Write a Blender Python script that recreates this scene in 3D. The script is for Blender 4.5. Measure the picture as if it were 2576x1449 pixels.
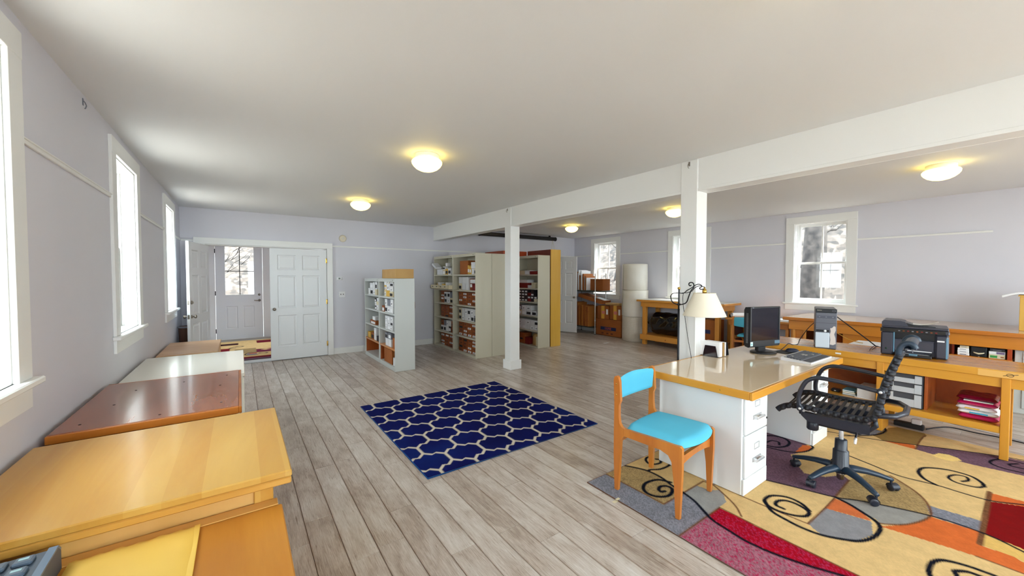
import bpy, math, random
import numpy as np
from mathutils import Matrix, Vector
random.seed(7)
for o in list(bpy.data.objects):
    bpy.data.objects.remove(o)
SC = bpy.context.scene
COL = SC.collection
PI = math.pi
# ---------------------------------------------------------------- camera
cd = bpy.data.cameras.new('camera')
cam = bpy.data.objects.new('camera', cd)
COL.objects.link(cam)
SC.camera = cam
cd.sensor_fit = 'HORIZONTAL'
cd.sensor_width = 36.0
cd.lens = 36.0 * 960.14 / 2576.0
cd.clip_start = 0.02
cam.location = (0, 0, 1.5)
cam.rotation_euler = (PI / 2 - 0.0281, 0, -0.6196)
# ---------------------------------------------------------------- world, sun, exposure
W = bpy.data.worlds.new('sky'); SC.world = W
W.use_nodes = True
wn = W.node_tree.nodes; wl = W.node_tree.links
wn.clear()
wo = wn.new('ShaderNodeOutputWorld'); bg = wn.new('ShaderNodeBackground')
bg.inputs[0].default_value = (0.83, 0.93, 1.0, 1)
bg.inputs[1].default_value = 9.0
wl.new(bg.outputs[0], wo.inputs[0])
sd = bpy.data.lights.new('sun', 'SUN'); sd.energy = 11.0; sd.angle = 0.01; sd.color = (1.0, 0.93, 0.82)
so = bpy.data.objects.new('sun', sd); COL.objects.link(so)
so.rotation_euler = Vector((-0.25, 0.45, -0.85)).to_track_quat('-Z', 'Y').to_euler()
so.location = (14, -8, 20)
SC.view_settings.view_transform = 'Standard'
SC.view_settings.look = 'None'
SC.view_settings.gamma = 1.0
SC.view_settings.use_curve_mapping = False
SC.view_settings.exposure = 0.95
SC.cycles.use_denoising = True
SC.cycles.max_bounces = 10
SC.cycles.diffuse_bounces = 6
SC.cycles.transparent_max_bounces = 16
SC.cycles.caustics_reflective = False
SC.cycles.caustics_refractive = False
SC.cycles.sample_clamp_indirect = 8.0
LAMP_W = 22.0      # watts of each ceiling lamp's bulb

# ---------------------------------------------------------------- mesh builder
class MB:
    def __init__(s):
        s.v = []; s.f = []; s.m = []; s.s = []
    def add(s, vs, fs, m=0, sm=False):
        b = len(s.v); s.v += [tuple(p) for p in vs]
        for f in fs:
            s.f.append([b + i for i in f]); s.m.append(m); s.s.append(sm)
        return s
    def mark(s): return len(s.v)
    def xf(s, M, a=0):
        for i in range(a, len(s.v)): s.v[i] = tuple(M @ Vector(s.v[i]))
        return s
    def box(s, x0, x1, y0, y1, z0, z1, c=0.0, m=0):
        x0, x1 = sorted((x0, x1)); y0, y1 = sorted((y0, y1)); z0, z1 = sorted((z0, z1))
        c = min(c, .45 * min(x1 - x0, y1 - y0, z1 - z0))
        if c <= 0:
            return s.add([(x0, y0, z0), (x1, y0, z0), (x1, y1, z0), (x0, y1, z0), (x0, y0, z1), (x1, y0, z1), (x1, y1, z1), (x0, y1, z1)],
                         [(0, 3, 2, 1), (4, 5, 6, 7), (0, 1, 5, 4), (1, 2, 6, 5), (2, 3, 7, 6), (3, 0, 4, 7)], m)
        B = ((x0, x1), (y0, y1), (z0, z1)); vs = []; ix = {}
        for i in (0, 1):
            for j in (0, 1):
                for k in (0, 1):
                    p = [B[0][i], B[1][j], B[2][k]]; q = [c if t == 0 else -c for t in (i, j, k)]
                    for a in range(3):
                        r = [p[t] + (0 if t == a else q[t]) for t in range(3)]
                        ix[(i, j, k, a)] = len(vs); vs.append(r)
        fs = []
        def face(keys):
            pts = [Vector(vs[ix[k]]) for k in keys]
            ctr = sum(pts, Vector()) / len(pts)
            n = (pts[1] - pts[0]).cross(pts[2] - pts[0])
            mid = Vector(((x0 + x1) / 2, (y0 + y1) / 2, (z0 + z1) / 2))
            ids = [ix[k] for k in keys]
            fs.append(ids if n.dot(ctr - mid) > 0 else ids[::-1])
        for a in range(3):
            b, d = [t for t in range(3) if t != a]
            for e in (0, 1):
                ks = []
                for (p, q) in ((0, 0), (1, 0), (1, 1), (0, 1)):
                    k = [0, 0, 0]; k[a] = e; k[b] = p; k[d] = q; ks.append(tuple(k) + (a,))
                face(ks)
        for a in range(3):
            b, d = [t for t in range(3) if t != a]
            for p in (0, 1):
                for q in (0, 1):
                    k0 = [0, 0, 0]; k0[b] = p; k0[d] = q; k1 = list(k0); k1[a] = 1
                    face([tuple(k0) + (b,), tuple(k0) + (d,), tuple(k1) + (d,), tuple(k1) + (b,)])
        for i in (0, 1):
            for j in (0, 1):
                for k in (0, 1): face([(i, j, k, 0), (i, j, k, 1), (i, j, k, 2)])
        return s.add(vs, fs, m)
    def lathe(s, prof, n=24, c=(0, 0, 0), m=0, sm=True, cap=True):
        vs = []; fs = []
        for (r, z) in prof:
            for i in range(n):
                a = 2 * PI * i / n; vs.append((c[0] + r * math.cos(a), c[1] + r * math.sin(a), c[2] + z))
        for k in range(len(prof) - 1):
            for i in range(n):
                j = (i + 1) % n; fs.append((k * n + i, k * n + j, (k + 1) * n + j, (k + 1) * n + i))
        if cap:
            fs.append(tuple(range(n))[::-1]); fs.append(tuple((len(prof) - 1) * n + i for i in range(n)))
        return s.add(vs, fs, m, sm)
    def cyl(s, r, z0, z1, c=(0, 0), n=20, m=0):
        return s.lathe([(r * .93, z0), (r, z0 + min(r * .1, .003)), (r, z1 - min(r * .1, .003)), (r * .93, z1)], n, (c[0], c[1], 0), m)
    def tube(s, pts, r, n=8, closed=False, m=0, flat=1.0):
        P = [Vector(p) for p in pts]; N = len(P); R = r if isinstance(r, (list, tuple)) else [r] * N
        T = []
        for i in range(N):
            if closed: t = P[(i + 1) % N] - P[i - 1]
            else: t = P[min(i + 1, N - 1)] - P[max(i - 1, 0)]
            T.append(t.normalized() if t.length > 1e-9 else Vector((0, 0, 1)))
        up = Vector((0, 0, 1)) if abs(T[0].z) < .9 else Vector((1, 0, 0))
        u = T[0].cross(up).normalized(); vs = []; fs = []
        for i in range(N):
            u = (u - T[i] * u.dot(T[i])).normalized(); w = T[i].cross(u)
            for k in range(n):
                a = 2 * PI * k / n; vs.append(P[i] + u * (R[i] * math.cos(a)) + w * (R[i] * flat * math.sin(a)))
        for i in range(N if closed else N - 1):
            a = i * n; b = ((i + 1) % N) * n
            for k in range(n):
                l = (k + 1) % n; fs.append((a + k, a + l, b + l, b + k))
        if not closed:
            fs.append(tuple(range(n))[::-1]); fs.append(tuple((N - 1) * n + k for k in range(n)))
        return s.add(vs, fs, m, True)
    def prism(s, poly, ax, a, b, m=0, sm=False):
        # poly: 2D points in the two remaining axes (order x,y,z), extruded along axis ax from a to b
        n = len(poly); vs = []
        for t in (a, b):
            for (p, q) in poly:
                vs.append({0: (t, p, q), 1: (p, t, q), 2: (p, q, t)}[ax])
        ar = sum(poly[i][0] * poly[(i + 1) % n][1] - poly[(i + 1) % n][0] * poly[i][1] for i in range(n))
        flip = (ar < 0) ^ (ax == 1) ^ (b < a)
        fs = [tuple(range(n))[::-1], tuple(range(n, 2 * n))]
        for i in range(n):
            j = (i + 1) % n; fs.append((i, j, n + j, n + i))
        if flip: fs = [f[::-1] for f in fs]
        b0 = len(s.f); s.add(vs, fs, m)
        if sm:
            for k in range(b0 + 2, len(s.f)): s.s[k] = True
        return s
    def grid(s, fn, nu, nv, m=0, sm=True):
        vs = [fn(i / nu, j / nv) for j in range(nv + 1) for i in range(nu + 1)]
        fs = [(j * (nu + 1) + i, j * (nu + 1) + i + 1, (j + 1) * (nu + 1) + i + 1, (j + 1) * (nu + 1) + i) for j in range(nv) for i in range(nu)]
        return s.add(vs, fs, m, sm)

def mesh(name, mb, mats):
    me = bpy.data.meshes.new(name)
    me.from_pydata([tuple(map(float, v)) for v in mb.v], [], mb.f)
    for mm in (mats if isinstance(mats, (list, tuple)) else [mats]): me.materials.append(mm)
    me.polygons.foreach_set('material_index', mb.m)
    me.polygons.foreach_set('use_smooth', mb.s)
    me.update()
    return me
def tag(o, label=None, cat=None, group=None, kind=None):
    if label: o['label'] = label
    if cat: o['category'] = cat
    if group: o['group'] = group
    if kind: o['kind'] = kind
    return o
def th(name, label, cat, loc=(0, 0, 0), rz=0.0, group=None, kind=None):
    o = bpy.data.objects.new(name, None); COL.objects.link(o)
    o.location = loc; o.rotation_euler = (0, 0, rz); o.empty_display_size = .1
    return tag(o, label, cat, group, kind)
def rootloc(o):
    while o.parent: o = o.parent
    return Vector(o.location)
def pt(parent, name, mb, mats, w=True, label=None, kind=None):
    """a part; mb in world coordinates (w) or in the thing's own frame"""
    if w:
        L = rootloc(parent); mb.v = [(a[0] - L.x, a[1] - L.y, a[2] - L.z) for a in mb.v]
    o = bpy.data.objects.new(name, mesh(name, mb, mats)); COL.objects.link(o); o.parent = parent
    return tag(o, label, None, None, kind)
def solo(name, label, cat, mb, mats, group=None, kind=None, origin=None):
    xs, ys, zs = zip(*mb.v)
    L = origin or ((min(xs) + max(xs)) / 2, (min(ys) + max(ys)) / 2, min(zs))
    mb.v = [(a[0] - L[0], a[1] - L[1], a[2] - L[2]) for a in mb.v]
    o = bpy.data.objects.new(name, mesh(name, mb, mats)); COL.objects.link(o); o.location = L
    return tag(o, label, cat, group, kind)
def kids(o): return [c for c in COL.objects if c.parent == o]
def dup(root, loc, rz, label=None, group=None):
    ch = kids(root); sub = [(c, kids(c)) for c in ch]
    r = root.copy(); COL.objects.link(r); r.location = loc; r.rotation_euler = (0, 0, rz)
    if label: r['label'] = label
    if group: r['group'] = group
    for c, gs in sub:
        k = c.copy(); COL.objects.link(k); k.parent = r
        for g in gs:
            d = g.copy(); COL.objects.link(d); d.parent = k
    return r
def bx(*a, c=0.0): return MB().box(*a, c=c)

# ---------------------------------------------------------------- materials
def lin(c):
    c = [x / 255.0 for x in c]
    return tuple(x / 12.92 if x <= .04045 else ((x + .055) / 1.055) ** 2.4 for x in c) + (1.0,)
MC = {}
def mat(name, col=(200, 200, 200), rough=.5, metal=0.0, spec=.5, emit=None, es=0.0, noise=None, bump=0.0, bscale=60.0, coat=0.0, trans=0.0, alpha=1.0, sheen=0.0, attr=None):
    if name in MC: return MC[name]
    m = bpy.data.materials.new(name); m.use_nodes = True
    nt = m.node_tree; N = nt.nodes; Lk = nt.links; b = N['Principled BSDF']
    b.inputs['Base Color'].default_value = lin(col)
    b.inputs['Roughness'].default_value = rough; b.inputs['Metallic'].default_value = metal
    b.inputs['Specular IOR Level'].default_value = spec
    b.inputs['Coat Weight'].default_value = coat; b.inputs['Coat Roughness'].default_value = .08
    b.inputs['Transmission Weight'].default_value = trans; b.inputs['Alpha'].default_value = alpha
    b.inputs['Sheen Weight'].default_value = sheen
    if emit:
        b.inputs['Emission Color'].default_value = lin(emit); b.inputs['Emission Strength'].default_value = es
    tc = N.new('ShaderNodeTexCoord')
    if noise:
        c2, sc, det = noise
        oi = N.new('ShaderNodeObjectInfo'); ad = N.new('ShaderNodeVectorMath'); ad.operation = 'ADD'
        sx = N.new('ShaderNodeMath'); sx.operation = 'MULTIPLY'; sx.inputs[1].default_value = 37.0
        Lk.new(oi.outputs['Random'], sx.inputs[0]); Lk.new(tc.outputs['Object'], ad.inputs[0]); Lk.new(sx.outputs[0], ad.inputs[1])
        nz = N.new('ShaderNodeTexNoise'); nz.inputs['Scale'].default_value = sc; nz.inputs['Detail'].default_value = det
        Lk.new(ad.outputs[0], nz.inputs['Vector'])
        cr = N.new('ShaderNodeValToRGB'); cr.color_ramp.elements[0].position = .35; cr.color_ramp.elements[1].position = .65
        cr.color_ramp.elements[0].color = lin(col); cr.color_ramp.elements[1].color = lin(c2)
        Lk.new(nz.outputs[0], cr.inputs[0]); Lk.new(cr.outputs[0], b.inputs['Base Color'])
    if attr:
        at = N.new('ShaderNodeAttribute'); at.attribute_name = attr
        nz = N.new('ShaderNodeTexNoise'); nz.inputs['Scale'].default_value = 900.0; nz.inputs['Detail'].default_value = 2.0
        n2 = N.new('ShaderNodeTexNoise'); n2.inputs['Scale'].default_value = 14.0; n2.inputs['Detail'].default_value = 4.0
        Lk.new(tc.outputs['Object'], nz.inputs['Vector']); Lk.new(tc.outputs['Object'], n2.inputs['Vector'])
        ma = N.new('ShaderNodeMath'); ma.operation = 'MULTIPLY_ADD'; ma.inputs[1].default_value = .5; Lk.new(nz.outputs[0], ma.inputs[0])
        mb_ = N.new('ShaderNodeMath'); mb_.operation = 'MULTIPLY'; mb_.inputs[1].default_value = .5; Lk.new(n2.outputs[0], mb_.inputs[0]); Lk.new(mb_.outputs[0], ma.inputs[2])
        mr = N.new('ShaderNodeMapRange'); mr.inputs[1].default_value = .3; mr.inputs[2].default_value = .7; mr.inputs[3].default_value = .82; mr.inputs[4].default_value = 1.14
        Lk.new(ma.outputs[0], mr.inputs[0])
        vm = N.new('ShaderNodeVectorMath'); vm.operation = 'SCALE'; Lk.new(at.outputs['Color'], vm.inputs[0]); Lk.new(mr.outputs[0], vm.inputs['Scale'])
        Lk.new(vm.outputs[0], b.inputs['Base Color'])
    if bump:
        nb = N.new('ShaderNodeTexNoise'); nb.inputs['Scale'].default_value = bscale; nb.inputs['Detail'].default_value = 3.0
        Lk.new(tc.outputs['Object'], nb.inputs['Vector'])
        bp = N.new('ShaderNodeBump'); bp.inputs['Strength'].default_value = bump; bp.inputs['Distance'].default_value = .01
        Lk.new(nb.outputs[0], bp.inputs['Height']); Lk.new(bp.outputs[0], b.inputs['Normal'])
    MC[name] = m
    return m
def wood(name, c0, c1, ax='y', sc=5.0, rough=.35, stretch=.08, coat=.0, contrast=.25, board=0.0, third=None):
    if name in MC: return MC[name]
    m = bpy.data.materials.new(name); m.use_nodes = True
    nt = m.node_tree; N = nt.nodes; Lk = nt.links; b = N['Principled BSDF']
    b.inputs['Roughness'].default_value = rough; b.inputs['Coat Weight'].default_value = coat; b.inputs['Coat Roughness'].default_value = .1
    tc = N.new('ShaderNodeTexCoord'); oi = N.new('ShaderNodeObjectInfo')
    mu = N.new('ShaderNodeMath'); mu.operation = 'MULTIPLY'; mu.inputs[1].default_value = 41.0; Lk.new(oi.outputs['Random'], mu.inputs[0])
    ad = N.new('ShaderNodeVectorMath'); ad.operation = 'ADD'; Lk.new(tc.outputs['Object'], ad.inputs[0]); Lk.new(mu.outputs[0], ad.inputs[1])
    mp = N.new('ShaderNodeMapping'); s = {'x': (stretch, 1, 1), 'y': (1, stretch, 1), 'z': (1, 1, stretch)}[ax]
    mp.inputs['Scale'].default_value = s; Lk.new(ad.outputs[0], mp.inputs['Vector'])
    nz = N.new('ShaderNodeTexNoise'); nz.inputs['Scale'].default_value = sc; nz.inputs['Detail'].default_value = 7.0; nz.inputs['Roughness'].default_value = .62; nz.inputs['Distortion'].default_value = .9
    Lk.new(mp.outputs[0], nz.inputs['Vector'])
    fac = nz.outputs[0]
    if board:
        bm_ = N.new('ShaderNodeTexVoronoi'); bm_.voronoi_dimensions = '1D'; bm_.inputs['Scale'].default_value = 1.0 / board
        sp = N.new('ShaderNodeSeparateXYZ'); Lk.new(tc.outputs['Object'], sp.inputs[0]); Lk.new(sp.outputs[{'y': 0, 'x': 1, 'z': 0}[ax]], bm_.inputs['W'])
        hs = N.new('ShaderNodeSeparateColor'); Lk.new(bm_.outputs['Color'], hs.inputs[0])
        mm = N.new('ShaderNodeMath'); mm.operation = 'MULTIPLY_ADD'; mm.inputs[1].default_value = .22; Lk.new(hs.outputs[0], mm.inputs[0]); Lk.new(nz.outputs[0], mm.inputs[2])
        m2 = N.new('ShaderNodeMath'); m2.operation = 'SUBTRACT'; m2.inputs[1].default_value = .11; Lk.new(mm.outputs[0], m2.inputs[0]); fac = m2.outputs[0]
    cr = N.new('ShaderNodeValToRGB'); e = cr.color_ramp.elements
    e[0].position = .5 - contrast; e[1].position = .5 + contrast; e[0].color = lin(c0); e[1].color = lin(c1)
    if third:
        t = e.new(.5); t.color = lin(third)
    Lk.new(fac, cr.inputs[0]); Lk.new(cr.outputs[0], b.inputs['Base Color'])
    bp = N.new('ShaderNodeBump'); bp.inputs['Strength'].default_value = .08; bp.inputs['Distance'].default_value = .004
    Lk.new(nz.outputs[0], bp.inputs['Height']); Lk.new(bp.outputs[0], b.inputs['Normal'])
    MC[name] = m
    return m
def glassmat():
    m = bpy.data.materials.new('window_glass'); m.use_nodes = True
    nt = m.node_tree; N = nt.nodes; N.clear()
    o = N.new('ShaderNodeOutputMaterial'); a = N.new('ShaderNodeBsdfTransparent'); g = N.new('ShaderNodeBsdfGlossy'); x = N.new('ShaderNodeMixShader')
    a.inputs[0].default_value = (.96, .975, .97, 1); g.inputs['Roughness'].default_value = .02; x.inputs[0].default_value = .05
    nt.links.new(a.outputs[0], x.inputs[1]); nt.links.new(g.outputs[0], x.inputs[2]); nt.links.new(x.outputs[0], o.inputs[0])
    return m
GLASS = glassmat()
M_WALL = mat('wall_paint', (214, 213, 221), .6, noise=((211, 210, 219), 1.3, 2.0), bump=.03, bscale=180)
M_CEIL = mat('ceiling_paint', (226, 226, 226), .65, bump=.03, bscale=160)
M_TRIM = mat('trim_paint', (232, 232, 230), .38)
M_DOOR = mat('door_paint', (226, 228, 230), .4)
M_WHITE = mat('white_plain', (232, 232, 234), .5)
M_PAPER = mat('paper', (240, 240, 242), .7)
M_BLACK = mat('black_plastic', (24, 25, 30), .38)
M_BLACK2 = mat('soft_black', (18, 18, 22), .6)
M_CHROME = mat('chrome', (222, 225, 228), .2, metal=.55)
M_NICKEL = mat('nickel', (150, 142, 132), .28, metal=1.0)
M_BRASS = mat('brass', (205, 165, 80), .25, metal=1.0)
M_IRON = mat('black_iron', (24, 24, 32), .42, metal=.4)
M_STEEL = mat('beige_steel', (196, 191, 172), .42)
M_STEEL2 = mat('grey_steel', (194, 197, 194), .42)
M_CARD = mat('cardboard', (160, 90, 34), .75, noise=((146, 80, 28), 3.0, 3.0))
M_CARD2 = mat('pale_cardboard', (190, 152, 96), .75, noise=((182, 142, 86), 3.0, 3.0))
M_BROWN = mat('brown_card', (158, 84, 32), .7, noise=((128, 62, 22), 4.0, 3.0))
M_BOXW = mat('white_card', (222, 222, 224), .6)
M_BOXC = mat('cream_card', (216, 204, 172), .6)
M_BOXY = mat('yellow_card', (214, 170, 70), .6)
M_BOXR = mat('red_card', (122, 24, 22), .6)
M_BOXG = mat('grey_card', (120, 122, 132), .6)
M_BOXB = mat('dark_card', (48, 40, 44), .6)
M_INK = mat('ink', (34, 32, 38), .7)
M_NAVY = mat('navy_print', (24, 36, 84), .6)
# woods (dark, light)
WD_D = wood('pale_yellow_wood', (190, 134, 46), (216, 174, 90), 'y', 3.0, .36, .12, .2, .25, .09)
WD_DE = wood('pale_yellow_edge', (190, 130, 46), (216, 166, 80), 'x', 4.0, .4, .08)
WD_C = wood('red_brown_wood', (124, 58, 20), (176, 98, 46), 'y', 4.0, .22, .15, .3)
WD_CE = wood('orange_edge_wood', (150, 78, 22), (192, 116, 40), 'x', 5.0, .35, .06)
WD_E = wood('amber_wood', (176, 108, 28), (202, 138, 50), 'y', 5.0, .42, .1)
WD_A = wood('peach_wood', (196, 146, 100), (222, 186, 146), 'x', 3.0, .4, .3)
WD_DK = wood('desk_edge_wood', (200, 134, 34), (224, 164, 66), 'x', 5.0, .3, .05, .2)
WD_DKY = wood('desk_edge_wood_end', (200, 134, 34), (224, 164, 66), 'y', 5.0, .3, .05, .2)
WD_B = wood('honey_bench_wood', (196, 132, 30), (222, 166, 62), 'y', 5.0, .28, .05, .3)
WD_BZ = wood('honey_leg_wood', (196, 128, 30), (218, 156, 56), 'z', 6.0, .32, .05, .2)
WD_BT = wood('bench_top_wood', (172, 102, 18), (198, 130, 36), 'y', 5.0, .24, .05, .15)
WD_OR = wood('orange_back_wood', (142, 62, 16), (184, 96, 36), 'x', 4.0, .35, .1, .2)
WD_O2 = wood('counter_wood', (176, 98, 20), (210, 136, 44), 'y', 5.0, .3, .05, .25)
WD_P = wood('pine_wood', (200, 128, 42), (222, 158, 74), 'y', 5.0, .35, .06)
WD_PZ = wood('pine_wood_up', (200, 128, 42), (222, 158, 74), 'z', 6.0, .35, .06)
WD_T = wood('teak_wood', (170, 92, 30), (206, 132, 54), 'z', 7.0, .34, .06, .15)
WD_Y = wood('yellow_case_wood', (202, 150, 46), (224, 182, 86), 'z', 3.0, .34, .08, .2)
WD_R = wood('dark_red_wood', (92, 26, 14), (124, 44, 20), 'z', 4.0, .3, .1, .2)
WD_R2 = wood('red_orange_wood', (148, 48, 16), (178, 74, 28), 'z', 4.0, .3, .1, .2)
# ================================================================ SETTING
X0, X1, Y0, Y1, H = -0.767, 7.972, -2.4, 8.035, 2.626
def struct(name, mb, mats, label=None):
    o = bpy.data.objects.new(name, mesh(name, mb, mats)); COL.objects.link(o)
    return tag(o, label, None, None, 'structure')
def sthing(name, label=None, loc=(0, 0, 0), rz=0.0):
    return th(name, label, None, loc, rz, None, 'structure')

# ---- floor: a slab with planks laid along the room
def plankmat():
    m = bpy.data.materials.new('grey_plank'); m.use_nodes = True
    nt = m.node_tree; N = nt.nodes; Lk = nt.links; b = N['Principled BSDF']
    b.inputs['Roughness'].default_value = .27
    uv = N.new('ShaderNodeUVMap'); uv.uv_map = 'board'
    oi = N.new('ShaderNodeObjectInfo')
    mu = N.new('ShaderNodeMath'); mu.operation = 'MULTIPLY'; mu.inputs[1].default_value = 53.0; Lk.new(oi.outputs['Random'], mu.inputs[0])
    ad = N.new('ShaderNodeVectorMath'); ad.operation = 'ADD'; Lk.new(uv.outputs[0], ad.inputs[0]); Lk.new(mu.outputs[0], ad.inputs[1])
    def nz(sc, scale, det, dist, rough=.6):
        mp = N.new('ShaderNodeMapping'); mp.inputs['Scale'].default_value = sc; Lk.new(ad.outputs[0], mp.inputs['Vector'])
        n = N.new('ShaderNodeTexNoise'); n.inputs['Scale'].default_value = scale; n.inputs['Detail'].default_value = det; n.inputs['Distortion'].default_value = dist; n.inputs['Roughness'].default_value = rough
        Lk.new(mp.outputs[0], n.inputs['Vector']); return n
    big = nz((.5, 1.0, 1), 3.2, 5, .5); grain = nz((5.0, 1.3, 1), 5.0, 8, 1.6, .7); fine = nz((9.0, 1.0, 1), 9.0, 4, .3)
    a1 = N.new('ShaderNodeMath'); a1.operation = 'MULTIPLY_ADD'; a1.inputs[1].default_value = .55; Lk.new(grain.outputs[0], a1.inputs[0])
    a0 = N.new('ShaderNodeMath'); a0.operation = 'MULTIPLY'; a0.inputs[1].default_value = .45; Lk.new(big.outputs[0], a0.inputs[0]); Lk.new(a0.outputs[0], a1.inputs[2])
    rr = N.new('ShaderNodeMath'); rr.operation = 'MULTIPLY_ADD'; rr.inputs[1].default_value = .10; Lk.new(oi.outputs['Random'], rr.inputs[0]); Lk.new(a1.outputs[0], rr.inputs[2])
    cr = N.new('ShaderNodeValToRGB'); e = cr.color_ramp.elements
    e[0].position = .36; e[0].color = lin((128, 111, 97)); e[1].position = .72; e[1].color = lin((214, 207, 201))
    t = e.new(.50); t.color = lin((172, 157, 145)); t = e.new(.60); t.color = lin((196, 186, 177))
    Lk.new(rr.outputs[0], cr.inputs[0])
    sp = N.new('ShaderNodeSeparateXYZ'); Lk.new(uv.outputs[0], sp.inputs[0])
    d = N.new('ShaderNodeMath'); d.operation = 'SUBTRACT'; d.inputs[1].default_value = .5; Lk.new(sp.outputs[0], d.inputs[0])
    ab = N.new('ShaderNodeMath'); ab.operation = 'ABSOLUTE'; Lk.new(d.outputs[0], ab.inputs[0])
    ed = N.new('ShaderNodeMath'); ed.operation = 'MULTIPLY_ADD'; ed.inputs[1].default_value = .22; Lk.new(fine.outputs[0], ed.inputs[0]); Lk.new(ab.outputs[0], ed.inputs[2])
    mr = N.new('ShaderNodeMapRange'); mr.inputs[1].default_value = .55; mr.inputs[2].default_value = .625; mr.inputs[3].default_value = 0; mr.inputs[4].default_value = .75; Lk.new(ed.outputs[0], mr.inputs[0])
    mx = N.new('ShaderNodeMix'); mx.data_type = 'RGBA'; Lk.new(mr.outputs[0], mx.inputs['Factor']); Lk.new(cr.outputs[0], mx.inputs['A']); mx.inputs['B'].default_value = lin((134, 104, 78))
    Lk.new(mx.outputs['Result'], b.inputs['Base Color'])
    rm = N.new('ShaderNodeMapRange'); rm.inputs[3].default_value = .22; rm.inputs[4].default_value = .36; Lk.new(grain.outputs[0], rm.inputs[0]); Lk.new(rm.outputs[0], b.inputs['Roughness'])
    bp = N.new('ShaderNodeBump'); bp.inputs['Strength'].default_value = .10; bp.inputs['Distance'].default_value = .003
    Lk.new(grain.outputs[0], bp.inputs['Height']); Lk.new(bp.outputs[0], b.inputs['Normal'])
    return m
M_PLANK = plankmat()
PW_, PL_ = .152, 1.2
mb = MB(); mb.box(X0 - .2, X1 + .2, Y0 - .2, Y1 + .12, -.14, -.008)
FLOOR = struct('floor', mb, mat('plank_joint', (92, 66, 46), .7), 'grey weathered plank floor of the whole room')
def plank_geo(x0, x1, y0, y1):
    g = .0011; c = .0014; a0, a1, b0, b1 = x0 + g, x1 - g, y0 + g * .6, y1 - g * .6
    vs = [(a0, b0, -.0085), (a1, b0, -.0085), (a1, b1, -.0085), (a0, b1, -.0085), (a0, b0, -c), (a1, b0, -c), (a1, b1, -c), (a0, b1, -c),
          (a0 + c, b0 + c, 0), (a1 - c, b0 + c, 0), (a1 - c, b1 - c, 0), (a0 + c, b1 - c, 0)]
    fs = [(0, 1, 5, 4), (1, 2, 6, 5), (2, 3, 7, 6), (3, 0, 4, 7), (4, 5, 9, 8), (5, 6, 10, 9), (6, 7, 11, 10), (7, 4, 8, 11), (8, 9, 10, 11)]
    return vs, fs
def add_uv(me, uvs):
    ul = me.uv_layers.new(name='board')
    li = np.empty(len(me.loops), dtype=np.int32); me.loops.foreach_get('vertex_index', li)
    ul.data.foreach_set('uv', np.array(uvs, dtype=np.float32)[li].ravel())
planks = []
k = 0; x = X0
SEAM = 3.41
rp = random.Random(3)
while x < X1 - .01:
    xe = min(x + PW_, X1)
    if x < SEAM < xe: xe = SEAM
    y = Y0 - rp.random() * PL_
    while y < Y1 - .01:
        a, b2 = max(y, Y0), min(y + PL_, Y1)
        if b2 - a > .03: planks.append((x, xe, a, b2))
        y += PL_
    x = xe + (.006 if abs(xe - SEAM) < 1e-6 else 0)
hid = [(-.767, .05, .9, 6.5), (1.13, 2.93, 2.66, 4.55), (2.06, 5.3, -.4, 1.9), (1.98, 2.3, 5.96, 7.7), (3.5, 4.2, 6.1, 7.9), (5.1, 5.7, 6.2, 8), (5.0, 8, -.9, 2.3), (7.35, 8, 2.4, 8)]
cy, sy = math.cos(.6196), math.sin(.6196)
def score(p):
    best = 0
    n = 0
    for i in range(3):
        for j in range(7):
            px_, py_ = p[0] + (p[1] - p[0]) * (i + .5) / 3, p[2] + (p[3] - p[2]) * (j + .5) / 7
            if any(h[0] < px_ < h[1] and h[2] < py_ < h[3] for h in hid): continue
            dep = px_ * sy + py_ * cy; lat = px_ * cy - py_ * sy
            if dep < .3 or abs(lat / dep) > 1.342: continue
            if 1.5 / dep > .80: continue
            n += 1.0 / dep ** 3
    return n * (p[1] - p[0]) * (p[3] - p[2])
planks.sort(key=score, reverse=True)
STD = None
rest_v, rest_f, rest_u = [], [], []
for i, p in enumerate(planks):
    w_, l_ = p[1] - p[0], p[3] - p[2]; cx_, cy_ = (p[0] + p[1]) / 2, (p[2] + p[3]) / 2
    if i < 296:
        full = abs(w_ - PW_) < 1e-6 and abs(l_ - PL_) < 1e-6
        if full and STD: me = STD
        else:
            vs, fs = plank_geo(-w_ / 2, w_ / 2, -l_ / 2, l_ / 2)
            me = bpy.data.meshes.new('plank'); me.from_pydata(vs, [], fs); me.materials.append(M_PLANK)
            add_uv(me, [(v[0] / PW_ + .5, v[1]) for v in vs])
            if full: STD = me
        o = bpy.data.objects.new('plank', me); COL.objects.link(o); o.parent = FLOOR; o.location = (cx_, cy_, 0)
    else:
        vs, fs = plank_geo(*p); n0 = len(rest_v); rest_v += vs
        rest_f += [[n0 + q for q in f] for f in fs]; rest_u += [((v[0] - cx_) / PW_ + .5, v[1] + i * 1.7) for v in vs]
me = bpy.data.meshes.new('farther_planks'); me.from_pydata(rest_v, [], rest_f); me.materials.append(M_PLANK); add_uv(me, rest_u)
o = bpy.data.objects.new('farther_planks', me); COL.objects.link(o); o.parent = FLOOR; o['kind'] = 'stuff'
mb = MB(); mb.box(-.7, 1.6, Y1 + .12, 11.5, -.14, 0)
struct('floor_entry', mb, mat('entry_floor', (150, 140, 128), .5), 'floor of the entry beyond the double door')
struct('ceiling', bx(X0 - .2, X1 + .2, Y0 - .2, Y1 + .2, H, H + .15), M_CEIL, 'flat pale grey ceiling')
struct('ceiling_entry', bx(-.7, 1.6, Y1 + .2, 11.5, 2.42, 2.55), M_CEIL, 'ceiling of the entry')

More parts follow.
